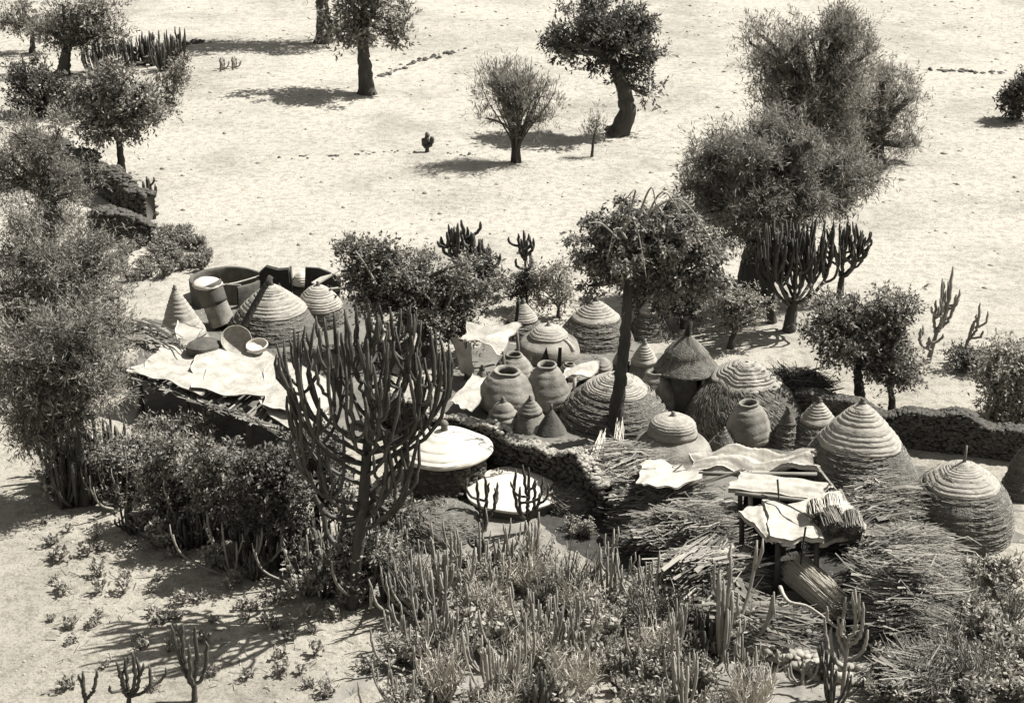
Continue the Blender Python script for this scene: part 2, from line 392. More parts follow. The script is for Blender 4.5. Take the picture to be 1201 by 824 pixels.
def hut(name, label, cx, apex, front, w, prof=BELL, cap=.5, ridges=7, amp=.045, mcap='capl', mbody='thatch', lean=(0, 0), nstraw=900,
        finial=None, body_ridges=0, group=None, cat='hut', z0=0.0, down=0., oval=.03, knob=True):
    c, r = centre(cx, front, w, z0); H = U(cx, apex, c[1])[2]-z0
    prof = interp_prof(np.array(prof)*[r, H], 60); k = int(60*(1-cap)); th = thing(name, label, cat, c, group)
    sd = int(cx*7+apex)
    body = prof[:k+4]
    mb = MB(); lathe(mb, c, ridged(body, body_ridges, .05) if body_ridges else body, 72, oval, .004, lean, seed=sd)
    mb.obj('thatch_body' if mbody == 'thatch' else 'clay_body', M[mbody], th)
    if nstraw:
        mb = MB(); tangential_straw(mb, c, body, nstraw, lean, rows=max(5, int(H*5)), down=down)
        if cap > 0 and nstraw > 800: tangential_straw(mb, c, prof[k:k+max(4, int((60-k)*.8))], nstraw//22, lean, 14, .28, .007, .5, .25, .05)
        mb.obj('straw_cover', M['straw'], th, smooth=False)
    cp_ = prof[k:].copy()
    if cap > 0:
        mb = MB(); P = ridged(cp_, int(ridges*1.7+1), amp*.75)
        P[:, 0] += .05; P = np.vstack([[P[0, 0]-.11, P[0, 1]-.0], [P[0, 0]-.0, P[0, 1]-.07], P])
        lathe(mb, c, P, 72, oval, .005, lean, seed=sd)
        mb.obj('coiled_cap', M[mcap], th)
    top = c + np.array([lean[0]*H, lean[1]*H, H])
    if finial:
        mb = MB(); L = finial; tube(mb, [top+[0, 0, -.15], top+[.01, 0, L*.5], top+[.03, .02, L]], [.05, .04, .025], 7, noise=.06)
        mb.obj('finial_stick', M['wood'], th)
    elif knob:
        mb = MB(); lathe(mb, top-[0, 0, .06], np.array([(.09, 0), (.1, .06), (.05, .12), (.06, .17), (0.005, .2)]), 10, .1, seed=sd)
        mb.obj('knob', M[mbody], th)
    return th, c, r, H
def jar(name, label, cx, top, front, w, mater='clay', prof=JAR, ridges=9, lean=(0, 0), group=None, cat='clay jar', z0=0.0, amp=.022):
    c, r = centre(cx, front, w, z0); H = max(.25, U(cx, top+2, c[1])[2]-z0)
    P = interp_prof(np.array(prof)*[r, H], 90)
    t = np.linspace(0, 1, 90); msk = t < .6
    P[:, 0] += np.where(msk, amp*(np.abs(np.sin(t*ridges/.6*math.pi))**.6-.5), 0)
    mb = MB(); lathe(mb, c, P, 56, .045, .006, lean, seed=int(cx+top*3))
    o = mb.obj(name, M[mater], loc=c); tag(o, label, cat, group)
    return o, c, r, H

# --- left cluster
hut('granary', 'small pale conical clay granary at far left with dark leaning flank', 217, 338, 408, 60, CONE, .85, 7, .035, 'capl', 'clay', lean=(-.12, 0), nstraw=0, knob=True)
hut('round_house', 'wide low conical hut with pale coiled cap, largest of the left yard', 322, 333, 408, 112, BELL, .55, 6, .05, lean=(-.02, 0), nstraw=1500)
hut('round_house', 'small beehive hut right of the wide left hut, half hidden by leaves', 376, 334, 388, 58, DOME, .6, 6, .05, nstraw=500, lean=(-.03, 0))
# pole leaning over the wide hut
mb = MB(); a = G(283, 388, .5); b_ = U(318, 324, a[1]+.5)
tube(mb, smooth_path([a, (a+b_)/2+[0, 0, .05], b_], 8), np.linspace(.13, .09, 8), 8, noise=.08)
tag(mb.obj('leaning_pole', M['bark'], loc=a), 'thick dark pole leaning against the left of the wide conical hut', 'pole')
# roofless ring wall with open front
c, r = centre(266, 366, 84); c[1] += .1
Hh = U(266, 312, c[1]+r)[2]
th = thing('roofless_hut', 'open roofless round clay wall with dark interior at back of left yard', 'hut', c)
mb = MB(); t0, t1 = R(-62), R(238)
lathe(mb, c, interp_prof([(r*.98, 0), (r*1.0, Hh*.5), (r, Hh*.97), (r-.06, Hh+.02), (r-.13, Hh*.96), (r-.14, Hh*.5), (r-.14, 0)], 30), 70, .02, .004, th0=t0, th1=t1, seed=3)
mb.obj('clay_wall', M['clay_dark'], th)  # dark clay puts the interior's shade into the wall colour
mb = MB(); p0 = G(238, 336, Hh*.9); p1 = c+[r*.97, .1, Hh+.05]
tube(mb, smooth_path([p0, (p0+p1)/2+[0, 0, -.1], p1], 8), .035, 6); tag(mb.obj('cross_pole', M['palewood'], loc=p0), 'thin pale pole laid across the roofless round wall', 'pole')
# dark slab standing inside
def slab(name, label, cat, pts, Y, th_, mater, tilt=0.0):
    fr = np.array([U(x, y, Y) for x, y in pts]); fr[:, 1] += (fr[:, 2]-fr[:, 2].min())*tilt; bk = fr+[0, th_, 0]; n = len(pts)
    mb = MB(); f = [list(range(n)), list(range(2*n-1, n-1, -1))]+[[i+n, (i+1) % n+n, (i+1) % n, i] for i in range(n)]
    mb.add(np.vstack([fr, bk]), f); o = mb.obj(name, M[mater], loc=fr.min(0), smooth=False)
    return tag(o, label, cat)
slab('door_panel', 'dark upright wooden door panel standing in the roofless hut', 'door', [(262, 340), (263, 335), (281, 336), (287, 345), (284, 378), (265, 378)], c[1]-r*.55, .12, 'wood', .1)
# tubular clay granary in two joined pieces, leaning
a = G(262, 380, .1); b_ = U(243, 333, a[1]+.25)
th = thing('tube_granary', 'tall leaning tube shaped clay granary between the cone and the door', 'granary', a)
mid = a*.48+b_*.52
mb = MB(); tube(mb, smooth_path([a, a*.6+mid*.4, mid], 10), np.linspace(.46, .42, 10), 28, noise=.006); mb.obj('lower_tube', M['clay'], th)
mb = MB(); P = smooth_path([mid, b_], 8); tube(mb, P, np.linspace(.45, .50, 8), 28, noise=.006); mb.obj('upper_tube', M['clay_dark'], th)
mb = MB(); lathe(mb, b_-[0, 0, .04], np.array([(.5, 0), (.54, .06), (.45, .14), (.25, .2), (.004, .22)]), 28, .04, .01); mb.obj('sunlit_patch_lid', M['white'], th)  # white lid added in place of a sunlit patch inside the ring wall

# things at the back of the left yard
def box_between(mb, p0, p1, wdt, hgt):
    p0 = np.array(p0, float); p1 = np.array(p1, float); d = unit(p1-p0); s_ = unit(np.cross(d, [0, 0, 1.]))*wdt/2; u = np.cross(s_, d); u = unit(u)*hgt/2
    v = [p0-s_-u, p0+s_-u, p0+s_+u, p0-s_+u, p1-s_-u, p1+s_-u, p1+s_+u, p1-s_+u]
    mb.add(v, np.array([[0, 3, 2, 1], [4, 5, 6, 7], [0, 1, 5, 4], [1, 2, 6, 5], [2, 3, 7, 6], [3, 0, 4, 7]]))
slab('windbreak', 'dark ragged brush windbreak behind the wide conical hut', 'fence', [(303, 346), (304, 320), (312, 313), (326, 317), (338, 316), (341, 345)], G(322, 352)[1], .25, 'dark', .0)
slab('windbreak', 'short dark panel at the right end of the left yard', 'fence', [(357, 345), (358, 314), (374, 315), (392, 322), (400, 330), (398, 350)], G(380, 356)[1], .12, 'dark', .0)
mb = MB(); a = G(342, 350); tube(mb, [a, U(342, 332, a[1]), U(341, 312, a[1])], [.07, .06, .05], 7, noise=.05); tag(mb.obj('fence_post', M['wood'], loc=a), 'single upright post behind the left yard beside a white basket', 'post')
jar('basket', 'white upturned basket beside the post at the back of the left yard', 354, 316, 337, 22, 'white', DOME, 5, z0=.55, cat='basket')
jar('clay_jar', 'squat grey jar standing below the white basket behind the wide hut', 349, 330, 352, 30, 'clay_dark')
mb = MB(); a = G(368, 333, .9); b_ = G(396, 316, 1.2); box_between(mb, a, b_, .28, .06); tag(mb.obj('plank', M['palewood'], loc=a, smooth=False), 'pale plank slanting over the dark panel of the left yard', 'plank')
mb = MB(); a = G(380, 340, .6); b_ = G(402, 337, .9); box_between(mb, a, b_, .22, .05); tag(mb.obj('plank', M['palewood'], loc=a, smooth=False), 'short pale plank lying level right of the beehive hut', 'plank')

# ------------------------------------------------------------------ sheets: hides, mats
def sheet(name, label, cat, corners, z, nx=40, ny=24, wav=.05, thick=.03, ribs=0, mater='hide', edge=.03, seed=0, ribamp=.02, ribdir=1, sag=0.0, freq=1.0, parent=None):
    g = np.random.default_rng(seed+11); z = np.broadcast_to(z, (4,))
    C = np.array([G(px, py, zz) for (px, py), zz in zip(corners, z)])
    u = np.linspace(0, 1, nx+1)[None, :]; v = np.linspace(0, 1, ny+1)[:, None]
    ph = g.uniform(0, 6, 8)
    # irregular outline
    uu = u + edge*np.sin(v*7+ph[0])*(u*2-1) + edge*.5*np.sin(v*17+ph[1])*(u*2-1)
    vv = v + edge*np.sin(u*8+ph[2])*(v*2-1) + edge*.6*np.sin(u*19+ph[3])*(v*2-1)
    P = ((1-uu)*(1-vv))[..., None]*C[0]+(uu*(1-vv))[..., None]*C[1]+(uu*vv)[..., None]*C[2]+((1-uu)*vv)[..., None]*C[3]
    h = wav*(np.sin(uu*6*freq+ph[4]+vv*2)+.6*np.sin(vv*7*freq+ph[5]+uu*3)+.35*np.sin(uu*15*freq+vv*9+ph[6])) - sag*4*u*(1-u)
    h = h + g.normal(0, wav*.05, h.shape)
    if ribs: h = h + ribamp*np.abs(np.sin(math.pi*ribs*(v if ribdir else u)))
    top = P.copy(); top[..., 2] += h
    bot = top.copy(); bot[..., 2] -= thick
    n = (nx+1)*(ny+1); i = np.arange(ny)[:, None]*(nx+1); j = np.arange(nx)[None]
    f = np.stack([i+j, i+j+1, i+nx+2+j, i+nx+1+j], -1).reshape(-1, 4)
    if np.cross(C[1]-C[0], C[3]-C[0])[2] < 0: f = f[:, ::-1]
    ring = np.concatenate([np.arange(nx+1), (nx+1)*np.arange(1, ny+1)+nx, n-2-np.arange(nx), (nx+1)*np.arange(ny-1, 0, -1)])
    r2 = np.roll(ring, -1); e = np.stack([ring, ring+n, r2+n, r2], -1)
    mb = MB(); mb.add(np.vstack([top.reshape(-1, 3), bot.reshape(-1, 3)]), np.vstack([f, f[:, ::-1]+n, e]))
    o = mb.obj(name, M[mater], parent, loc=None if parent else C.mean(0))
    if not parent: tag(o, label, cat)
    return o

# drying platform of poles under the hides
PZ = 1.35
pc = G(270, 460, 0)
plat = thing('drying_platform', 'low platform of poles and sticks carrying the pale hides', 'platform', pc)
mb = MB(); P0 = []; P1 = []
for k in range(90):
    f = k/89; q0 = np.array([150, 434])*(1-f)+np.array([345, 505])*f + RNG.normal(0, 3, 2)
    q1 = np.array([215, 405])*(1-f)+np.array([395, 455])*f
    zz = PZ-.12-random.random()*.22
    P0.append(G(q0[0]-random.uniform(0, 6), q0[1]+random.uniform(0, 6), zz)); P1.append(G(q1[0], q1[1], zz))
sticks(mb, np.array(P0), np.array(P1), RNG.uniform(.025, .055, 90), .015); mb.obj('deck_sticks', M['stick'], plat, smooth=False)
mb = MB(); P0 = []; P1 = []
for k in range(160):
    f = random.random(); L = random.uniform(.06, .2)
    q = lambda f: G(150+200*f+RNG.normal(0, 3), 438+74*f+RNG.normal(0, 3), PZ-.1-random.random()*.35)
    P0.append(q(f)); P1.append(q(min(1.05, f+L)))
sticks(mb, np.array(P0), np.array(P1), RNG.uniform(.015, .035, 160), .03); mb.obj('edge_sticks', M['stick'], plat, smooth=False)
for px, py in ((162, 440), (218, 460), (290, 486), (345, 505), (215, 412), (300, 425), (380, 460)):
    t_ = G(px, py, PZ-.1); mb = MB(); tube(mb, [[t_[0], t_[1], -.1], [t_[0]+.03, t_[1], .6], t_], [.09, .08, .07], 8, noise=.06); mb.obj('post', M['bark'], plat)
sheet('hide', 'pale stiff hide at the left tip of the drying platform', 'hide', [(196, 404), (250, 416), (236, 462), (151, 433)], [PZ+.05, PZ+.05, PZ, PZ+.02], wav=.06, seed=1, freq=.8)
sheet('hide', 'large mottled hide in the middle of the drying platform', 'hide', [(232, 412), (318, 412), (352, 470), (222, 455)], [PZ+.1, PZ+.12, PZ+.12, PZ+.1], wav=.05, seed=2)
sheet('hide', 'smooth bright hide at the right of the drying platform, crossed by cactus arms', 'hide', [(315, 412), (392, 446), (384, 488), (306, 476)], [PZ+.16, PZ+.16, PZ+.2, PZ+.16], wav=.04, seed=3)
sheet('hide', 'bright triangular hide hanging at the front corner of the drying platform', 'hide', [(300, 468), (388, 476), (384, 506), (335, 500)], [PZ+.02, PZ+.08, PZ, PZ-.02], wav=.03, seed=4)
# clutter on the platform's back edge
def bowl(name, label, cx, cy, w, z, mater='white', tilt=(0, 0), deep=.5, cat='bowl'):
    p = G(cx, cy, z); r = w/2/S(p)
    P = interp_prof([(r*.25, -r*deep), (r*.7, -r*deep*.85), (r*.95, -r*deep*.4), (r, 0), (r-.03, .01), (r*.9, -r*deep*.4), (r*.6, -r*deep*.75), (.003, -r*deep*.85)], 30)
    mb = MB(); lathe(mb, (0, 0, 0), np.vstack([[.003, P[0, 1]], P]), 36, .02, .003, seed=int(cx))
    o = mb.obj(name, M[mater]); o.location = p; o.rotation_euler = (tilt[0], tilt[1], 0); return tag(o, label, cat)
bowl('basket', 'large round basket tipped up with shaded inside and bright lip', 277, 398, 37, 1.75, 'capl', (R(42), R(4)), .75, 'basket')
bowl('basket', 'shallow white basket to the right of the tipped basket', 301, 404, 26, 1.72, 'white', (R(14), R(-8)), .5, 'basket')
jar('woven_basket', 'squat dark sided basket with pale lid at the back of the platform', 240, 396, 421, 42, 'clay_dark', [(.7, 0), (.95, .2), (1, .45), (.97, .65), (.7, .85), (.3, .97), (.01, 1)], 4, z0=1.3, cat='basket')
sheet('cloth', 'small bright white cloth hung over the back edge of the platform', 'cloth', [(208, 376), (240, 385), (222, 407), (204, 401)], [1.9, 1.9, 1.5, 1.5], wav=.03, mater='white', nx=16, ny=14, seed=6)
sheet('reed_mat', 'curled grey mat lying under sticks at the far left of the yard', 'mat', [(160, 378), (208, 386), (200, 412), (160, 408)], [1.3, 1.45, 1.25, 1.15], wav=.09, mater='clay', seed=7, nx=24, ny=16)
th = thing('stick_pile', 'loose crossing sticks over the grey mat at far left', 'sticks', G(180, 395))
mb = MB()
for q in range(26):
    a = G(random.uniform(140, 175), random.uniform(372, 402), random.uniform(1.35, 1.6)); b_ = G(random.uniform(190, 225), random.uniform(384, 410), random.uniform(1.4, 1.7))
    sticks(mb, a, b_, random.uniform(.02, .05), .04)
mb.obj('stick_bundle', M['stick'], th, smooth=False)

# --- middle cluster
hut('round_house', 'sharp pale cone roof behind the white canopy hide', 613, 354, 402, 58, CONE, .6, 6, .04, 'capl', nstraw=500)
hut('round_house', 'bulbous clay hut with dark cap and stick leaning on its shoulder', 643, 381, 430, 74, [(1, 0), (1.02, .2), (.93, .45), (.66, .62), (.5, .78), (.3, .93), (0, 1)], .42, 4, .03, 'capl', 'clay', lean=(.0, 0), nstraw=0, knob=True)
hut('round_house', 'broad thatched hut with coiled cap behind the jars, under the drooping tree', 698, 352, 415, 90, BELL, .5, 5, .05, nstraw=1100)
hut('round_house', 'small thatched hut with pale cap just right of the drooping tree trunk', 762, 349, 402, 56, CONE, .5, 4, .05, nstraw=600)
hut('round_house', 'slim pale ridged clay cone touching the right side of the tree trunk', 755, 402, 450, 42, BELL, .55, 5, .05, 'capl', 'clay', nstraw=0)
hut('round_house', 'large dome hut with pale coiled crown behind the tree trunk', 722, 437, 516, 128, [(1, 0), (.97, .18), (.82, .42), (.62, .62), (.42, .78), (.2, .92), (0, 1)], .45, 6, .07, nstraw=2600)
# thatched hut with clay wall, doorway and post
c, r = centre(803, 486, 54); eave = U(803, 442, c[1]-r)[2]; apex = U(800, 391, c[1])[2]
th = thing('thatched_hut', 'thatched hut with two tiered shaggy roof over a dark clay wall and doorway', 'hut', c)
mb = MB(); lathe(mb, c, [(r, 0), (r, eave*.5), (r, eave+.3), (r-.1, eave+.3), (r-.1, eave*.5), (r-.1, 0)], 60, .01, .003, th0=R(-38), th1=R(292), seed=5); mb.obj('clay_wall', M['clay_dark'], th)
ro = r*1.38
mb = MB(); lathe(mb, c, interp_prof([(r*.9, eave), (ro, eave), (ro*.95, eave+.12), (ro*.55, eave+(apex-eave)*.5)], 26), 72, .02, .008, seed=5)
mb.obj('lower_thatch', M['thatch'], th)
mb = MB(); lathe(mb, c, interp_prof([(ro*.5, eave+(apex-eave)*.40), (ro*.66, eave+(apex-eave)*.42), (ro*.5, eave+(apex-eave)*.62), (ro*.2, eave+(apex-eave)*.85), (.02, apex)], 26), 72, .02, .008, lean=(-.03, 0), seed=6)
mb.obj('upper_thatch', M['thatch'], th)
mb = MB()
for (ra, za, rb, zb, n) in ((ro*.6, .46, ro*1.03, -.06, 1500), (ro*.1, .92, ro*.72, .38, 1100)):
    a = RNG.uniform(0, 6.283, n); u = RNG.uniform(0, .55, n)
    def pt(u, a): rr = ra+(rb-ra)*u; zz = eave+(za+(zb-za)*u)*(apex-eave)+.03; return np.stack([c[0]+rr*np.cos(a), c[1]+rr*np.sin(a), zz], -1)
    sticks(mb, pt(u, a), pt(np.minimum(1.04, u+RNG.uniform(.3, .5, n)), a+RNG.normal(0, .04, n)), .011, .01)
mb.obj('straw_fringe', M['straw'], th, smooth=False)
mb = MB(); tp = c+[-.02, 0, apex]; tube(mb, [tp-[.05, 0, .5], tp+[.03, 0, .05], tp+[.12, 0, .38]], [.13, .09, .05], 8, noise=.08); mb.obj('roof_stick', M['dark'], th)
pp = c+np.array([ro*.78*math.cos(R(-52)), ro*.9*math.sin(R(-52)), 0]); mb = MB(); tube(mb, [pp, pp+[.02, 0, eave*.5], pp+[0, 0, eave]], .06, 8, noise=.05); mb.obj('door_post', M['palewood'], th)

JL = dict(cat='clay jar')
jar('clay_jar', 'wide mouthed ringed clay jar at the back left of the jar cluster', 603, 413, 452, 48)
jar('clay_jar', 'widest clay jar with thick pale rim at the left of the jar cluster', 597, 432, 492, 74, lean=(-.05, 0))
jar('clay_jar', 'tall ringed clay jar with dark open mouth, centre of the jar cluster', 641, 425, 486, 56)
jar('clay_jar', 'small dark open pot between the two tall jars', 622, 432, 450, 22, 'clay_dark')
jar('clay_jar', 'egg shaped pale clay jar with dark mouth beside the thatched hut', 768, 434, 490, 46)
hut('granary', 'small rounded clay granary nearest the stone wall in the jar cluster', 590, 470, 506, 36, DOME, .0, 4, .03, 'capl', 'clay', nstraw=0, body_ridges=5)
hut('granary', 'squat clay granary with pale shoulder between two small cones', 622, 468, 510, 44, BELL, .5, 3, .03, 'clay', 'clay', nstraw=0)
hut('granary', 'dark pointed cone granary at the right end of the stone wall', 646, 478, 514, 38, CONE, .0, 4, .03, 'capl', 'clay_dark', nstraw=0, finial=.12)
jar('clay_pot', 'rounded pale pot on a ledge right of the bulbous hut', 706, 417, 438, 26, 'clay', DOME, 3, z0=.4, cat='pot')
sheet('hide_canopy', 'white hide stretched flat as a small canopy under the leafy tree', 'hide', [(548, 380), (610, 382), (588, 412), (542, 396)], [1.6, 1.6, 1.4, 1.4], wav=.07, seed=9)
mb = MB()
th = thing('canopy_frame', 'crooked poles holding the white hide canopy', 'poles', G(575, 420))
for (x, y) in ((546, 398), (590, 412), (606, 386)):
    t_ = G(x, y, 1.38); mb = MB(); tube(mb, [[t_[0], t_[1], 0], [t_[0]+.05, t_[1], .7], t_], [.07, .06, .05], 7, noise=.06); mb.obj('post', M['wood'], th)
for (a, b_, n_) in (((608, 352), (600, 395), 'dark crooked branch leaning on the pale cone roof'), ((662, 398), (672, 412), 'short pale stick on the shoulder of the bulbous hut')):
    Y = G(*b_, .9)[1] if n_.startswith('dark') else G(655, 430)[1]-.0
    p, q = U(*a, Y), U(*b_, Y); mb = MB(); tube(mb, smooth_path([q, (p+q)/2+[.06, 0, 0], p], 7), np.linspace(.08, .05, 7), 7, noise=.1)
    tag(mb.obj('branch', M['dark' if n_.startswith('dark') else 'palewood'], loc=q), n_, 'branch')
# upright wedge and stick in front of the bulbous hut
slab('upright_slab', 'small dark pointed slab leaning on the bulbous hut', 'slab', [(633, 426), (641, 407), (645, 426)], G(640, 436)[1], .06, 'dark')
slab('upright_slab', 'narrow dark plank standing before the bulbous hut', 'slab', [(653, 434), (655, 408), (659, 408), (658, 434)], G(656, 440)[1], .06, 'dark')
# low rack with sagging pale top right of the tall jar
sheet('reed_mat', 'sagging pale mat on the low rack between tall jar and broad dome hut', 'mat', [(662, 430), (705, 424), (696, 440), (662, 442)], [1.0, 1.0, .9, .9], wav=.05, mater='hide', seed=12, nx=20, ny=12)
th = thing('rack', 'low dark rack with one pale post beside the tall centre jar', 'rack', G(680, 470))
for (x, y, m_) in ((664, 442, 'dark'), (694, 441, 'dark'), (674, 443, 'palewood'), (700, 428, 'dark')):
    t_ = G(x, y, .85); mb = MB(); tube(mb, [[t_[0], t_[1], 0], t_], .06, 7, noise=.05); mb.obj('post', M[m_], th)
jar('clay_jar', 'dark squat jar under the sagging mat of the low rack', 684, 446, 474, 30, 'clay_dark')
hut('granary', 'slim grey clay granary between the broad thatched hut and the tree trunk', 728, 408, 446, 30, CONE, .6, 6, .03, 'clay', 'clay_dark', nstraw=0)
jar('clay_jar', 'small pale jar wedged behind the tall centre jar', 668, 424, 448, 26, 'clay')
hut('granary', 'small dark cone granary behind the widest clay jar', 566, 432, 468, 34, CONE, .5, 5, .03, 'clay', 'clay_dark', nstraw=0)
hut('granary', 'narrow dark cone between the slumped mound and the small pointed hut', 922, 482, 528, 40, CONE, .5, 5, .04, 'thatch', 'thatch', nstraw=300)
# mats and slabs left of jars
sheet('reed_mat', 'flat pale mat sloping behind the stone wall, left of the jars', 'mat', [(556, 436), (580, 448), (552, 482), (528, 470)], [.9, .7, .45, .6], wav=.03, mater='hide', seed=13)
sheet('reed_mat', 'small curled mat hanging under the canopy hide', 'mat', [(530, 398), (552, 402), (556, 440), (540, 436)], [1.3, 1.3, .3, .3], wav=.05, mater='hide', seed=14, nx=16, ny=20)

# --- right cluster
hut('thatch_mound', 'large slumped thatch mound with rippled grey top right of the thatched hut', 872, 424, 524, 140, [(1, 0), (.93, .16), (.80, .38), (.6, .6), (.38, .8), (.16, .95), (0, 1)], .42, 5, .10, 'capl', nstraw=4200, oval=.11, down=.5, knob=False)
jar('clay_jar', 'tall ringed clay jar with dark mouth standing before the slumped thatch mound', 877, 470, 529, 54, 'clay', lean=(-.03, 0))
hut('grain_sack', 'small dark pointed bundle beside the tall ringed jar', 848, 504, 534, 36, BELL, .0, 4, .03, 'capl', 'clay_dark', nstraw=200, finial=.1, cat='bundle')
hut('round_house', 'low hat shaped clay roof between the dome hut and the long reed mat', 788, 487, 548, 96, [(1, 0), (.86, .22), (.62, .42), (.56, .5), (.48, .8), (.28, .95), (0, 1)], .5, 5, .03, 'capl', 'clay', nstraw=0)
hut('round_house', 'small pointed hut half hidden behind the large cone hut', 957, 470, 534, 76, CONE, .55, 5, .05, nstraw=700)
hut('round_house', 'largest cone hut with ridged cap, right of the reed mats', 1001, 472, 632, 158, [(1, 0), (.93, .2), (.8, .42), (.6, .62), (.36, .8), (.14, .94), (0, 1)], .48, 6, .06, nstraw=3800)
hut('round_house', 'banded beehive hut at the right edge with a stick on its crown', 1122, 541, 652, 124, [(1, 0), (1.0, .22), (.9, .48), (.68, .7), (.38, .87), (.15, .96), (0, 1)], .5, 7, .05, nstraw=2600, body_ridges=8, finial=.45)
hut('round_house', 'sliver of another hut cut off behind the right end of the wall', 1198, 522, 590, 50, BELL, .5, 5, .05, 'thatch', nstraw=500)

# --- front pair
c, r = centre(522, 588, 92); rimz = U(522, 548, c[1]-r*1.17)[2]; apex = U(520, 503, c[1])[2]
th = thing('storehouse', 'round dark stone storehouse under a wide white disc roof', 'hut', c)
mb = MB(); lathe(mb, c, [(r*.98, 0), (r*.98, rimz), (r-.2, rimz), (r-.2, 0)], 50, .02, .01, seed=9)
n = 900; a = RNG.uniform(0, 6.283, n); C = np.stack([c[0]+r*.97*np.cos(a), c[1]+r*.97*np.sin(a), RNG.uniform(0, max(rimz-.03, .2), n)], -1); rocks(mb, C, RNG.uniform(.05, .11, n)); mb.obj('stone_wall', M['stone'], th)
mb = MB(); ro = r*1.18; h = apex-rimz
P = ridged([(ro, 0), (ro*.78, h*.3), (ro*.5, h*.62), (ro*.25, h*.86), (0.01, h)], 6, .05); P[:, 1] += rimz
P = np.vstack([[r*.5, rimz-.06], [ro-.02, rimz-.10], [ro+.02, rimz-.03], P]); lathe(mb, c, P, 80, .02, .003, seed=2); mb.obj('disc_roof', M['white'], th)
mb = MB(); lathe(mb, c+[0, 0, apex-.05], [(.12, 0), (.1, .1), (.12, .22), (.08, .3), (.005, .32)], 10, .1, .03); mb.obj('knob', M['wood'], th)
c, r = centre(603, 612, 112); th = thing('storehouse', 'low round store with flat white lid behind the small cactuses', 'hut', c)
rimz = .35; P = ridged([(r, 0), (r*.75, .07), (r*.45, .16), (.01, .24)], 4, .02); P[:, 1] += rimz
mb = MB(); lathe(mb, c, np.vstack([[r*.5, rimz-.08], [r-.02, rimz-.08], P]), 72, .025, .003, seed=4); mb.obj('flat_lid', M['white'], th)
mb = MB(); lathe(mb, c, [(r*.93, 0), (r*.93, rimz-.05)], 48, .02, .02, seed=4); mb.obj('stone_base', M['stone'], th)
# low rubble mounds between
def mound(name, label, cx, front, w, h, mater='thatch', cat='mound', n=700, straw='straw'):
    c, r = centre(cx, front, w); th = thing(name, label, cat, c)
    mb = MB(); P = interp_prof([(r, 0), (r*.92, h*.45), (r*.7, h*.8), (r*.35, h*.97), (.01, h)], 20); lathe(mb, c, P, 48, .08, .03, seed=int(cx)); mb.obj('packed_earth', M[mater], th)
    mb = MB(); tangential_straw(mb, c, P, n, (0, 0), 9, .3, .01, .8, .4); mb.obj('loose_straw', M[straw], th, smooth=False)
mound('straw_mound', 'rounded straw mound in front of the disc roofed storehouse', 512, 648, 100, .75)
mound('straw_mound', 'trampled straw heap to the right of the flat white lid', 668, 606, 70, .5)

# ------------------------------------------------------------------ stone walls
def stone_wall(name, label, pts, h, thick=.5, n=900, mater='stone', top='sunlit_stone', size=(.09, .2), cat='wall'):
    W = np.array([G(*p) for p in pts]); seg = np.linalg.norm(np.diff(W, axis=0), axis=1); cum = np.r_[0, np.cumsum(seg)]
    L = cum[-1]; hs_ = np.broadcast_to(h, (len(pts),))
    def at(u):
        x = np.stack([np.interp(u, cum, W[:, k]) for k in range(3)], -1); e = 1e-2
        x2 = np.stack([np.interp(np.minimum(u+e, L), cum, W[:, k]) for k in range(3)], -1); x1 = np.stack([np.interp(np.maximum(u-e, 0), cum, W[:, k]) for k in range(3)], -1)
        d = unit(x2-x1); nrm = np.stack([-d[..., 1], d[..., 0], 0*d[..., 0]], -1); hh = np.interp(u, cum, hs_)*(1+.12*np.sin(u*1.7)+.07*np.sin(u*4.1)); return x, nrm, hh
    th = thing(name, label, cat, W.mean(0)*[1, 1, 0])
    u = np.linspace(0, L, max(12, int(L*3))); x, nr, hh = at(u); hh = hh-.08
    t2 = thick/2-.07
    A = x-nr*t2; B = x+nr*t2
    z = np.array([0, 0, 1.])
    ringv = np.stack([A-z*.1, A+z*hh[:, None], B+z*hh[:, None], B-z*.1], 1).reshape(-1, 3); m = len(u)
    i = np.arange(m-1)[:, None]*4; j = np.arange(4)[None]; j2 = (j+1) % 4
    f = np.stack([i+j, i+j2, i+4+j2, i+4+j], -1).reshape(-1, 4)
    mb = MB(); mb.add(ringv, f); mb.l.append(np.arange(4)+mb.c-len(ringv)); mb.n.append(np.array([4])); mb.l.append(np.arange(4)[::-1]+mb.c-4); mb.n.append(np.array([4]))
    u = RNG.uniform(0, L, n); x, nr, hh = at(u); side = RNG.choice([-1, 1], n)
    C = x+nr*(side*thick/2*.9)[:, None]; C[:, 2] = RNG.uniform(0, 1, n)*(hh-.05)
    rocks(mb, C, RNG.uniform(size[0], size[1], n)*.8); mb.obj('rubble_courses', M[mater], th)
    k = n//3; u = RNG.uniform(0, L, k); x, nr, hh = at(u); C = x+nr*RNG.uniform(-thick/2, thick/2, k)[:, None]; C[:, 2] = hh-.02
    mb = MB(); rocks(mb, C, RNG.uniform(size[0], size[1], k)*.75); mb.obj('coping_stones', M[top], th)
    return th
stone_wall('stone_wall', 'dark rubble wall with top painted as sunlit curving in front of the jars', [(440, 492), (478, 506), (520, 522), (580, 549), (640, 570), (676, 586), (712, 606)], [.95, 1.05, 1.1, 1.2, 1.3, 1.3, .9], .42, 2200, size=(.06, .13))
stone_wall('stone_wall', 'long dark rubble wall along the back right of the compound', [(930, 496), (980, 505), (1040, 518), (1110, 527), (1200, 538), (1260, 545)], [1.0, 1.05, 1.1, 1.1, 1.0, .9], .5, 4200, top='stone', size=(.05, .12))
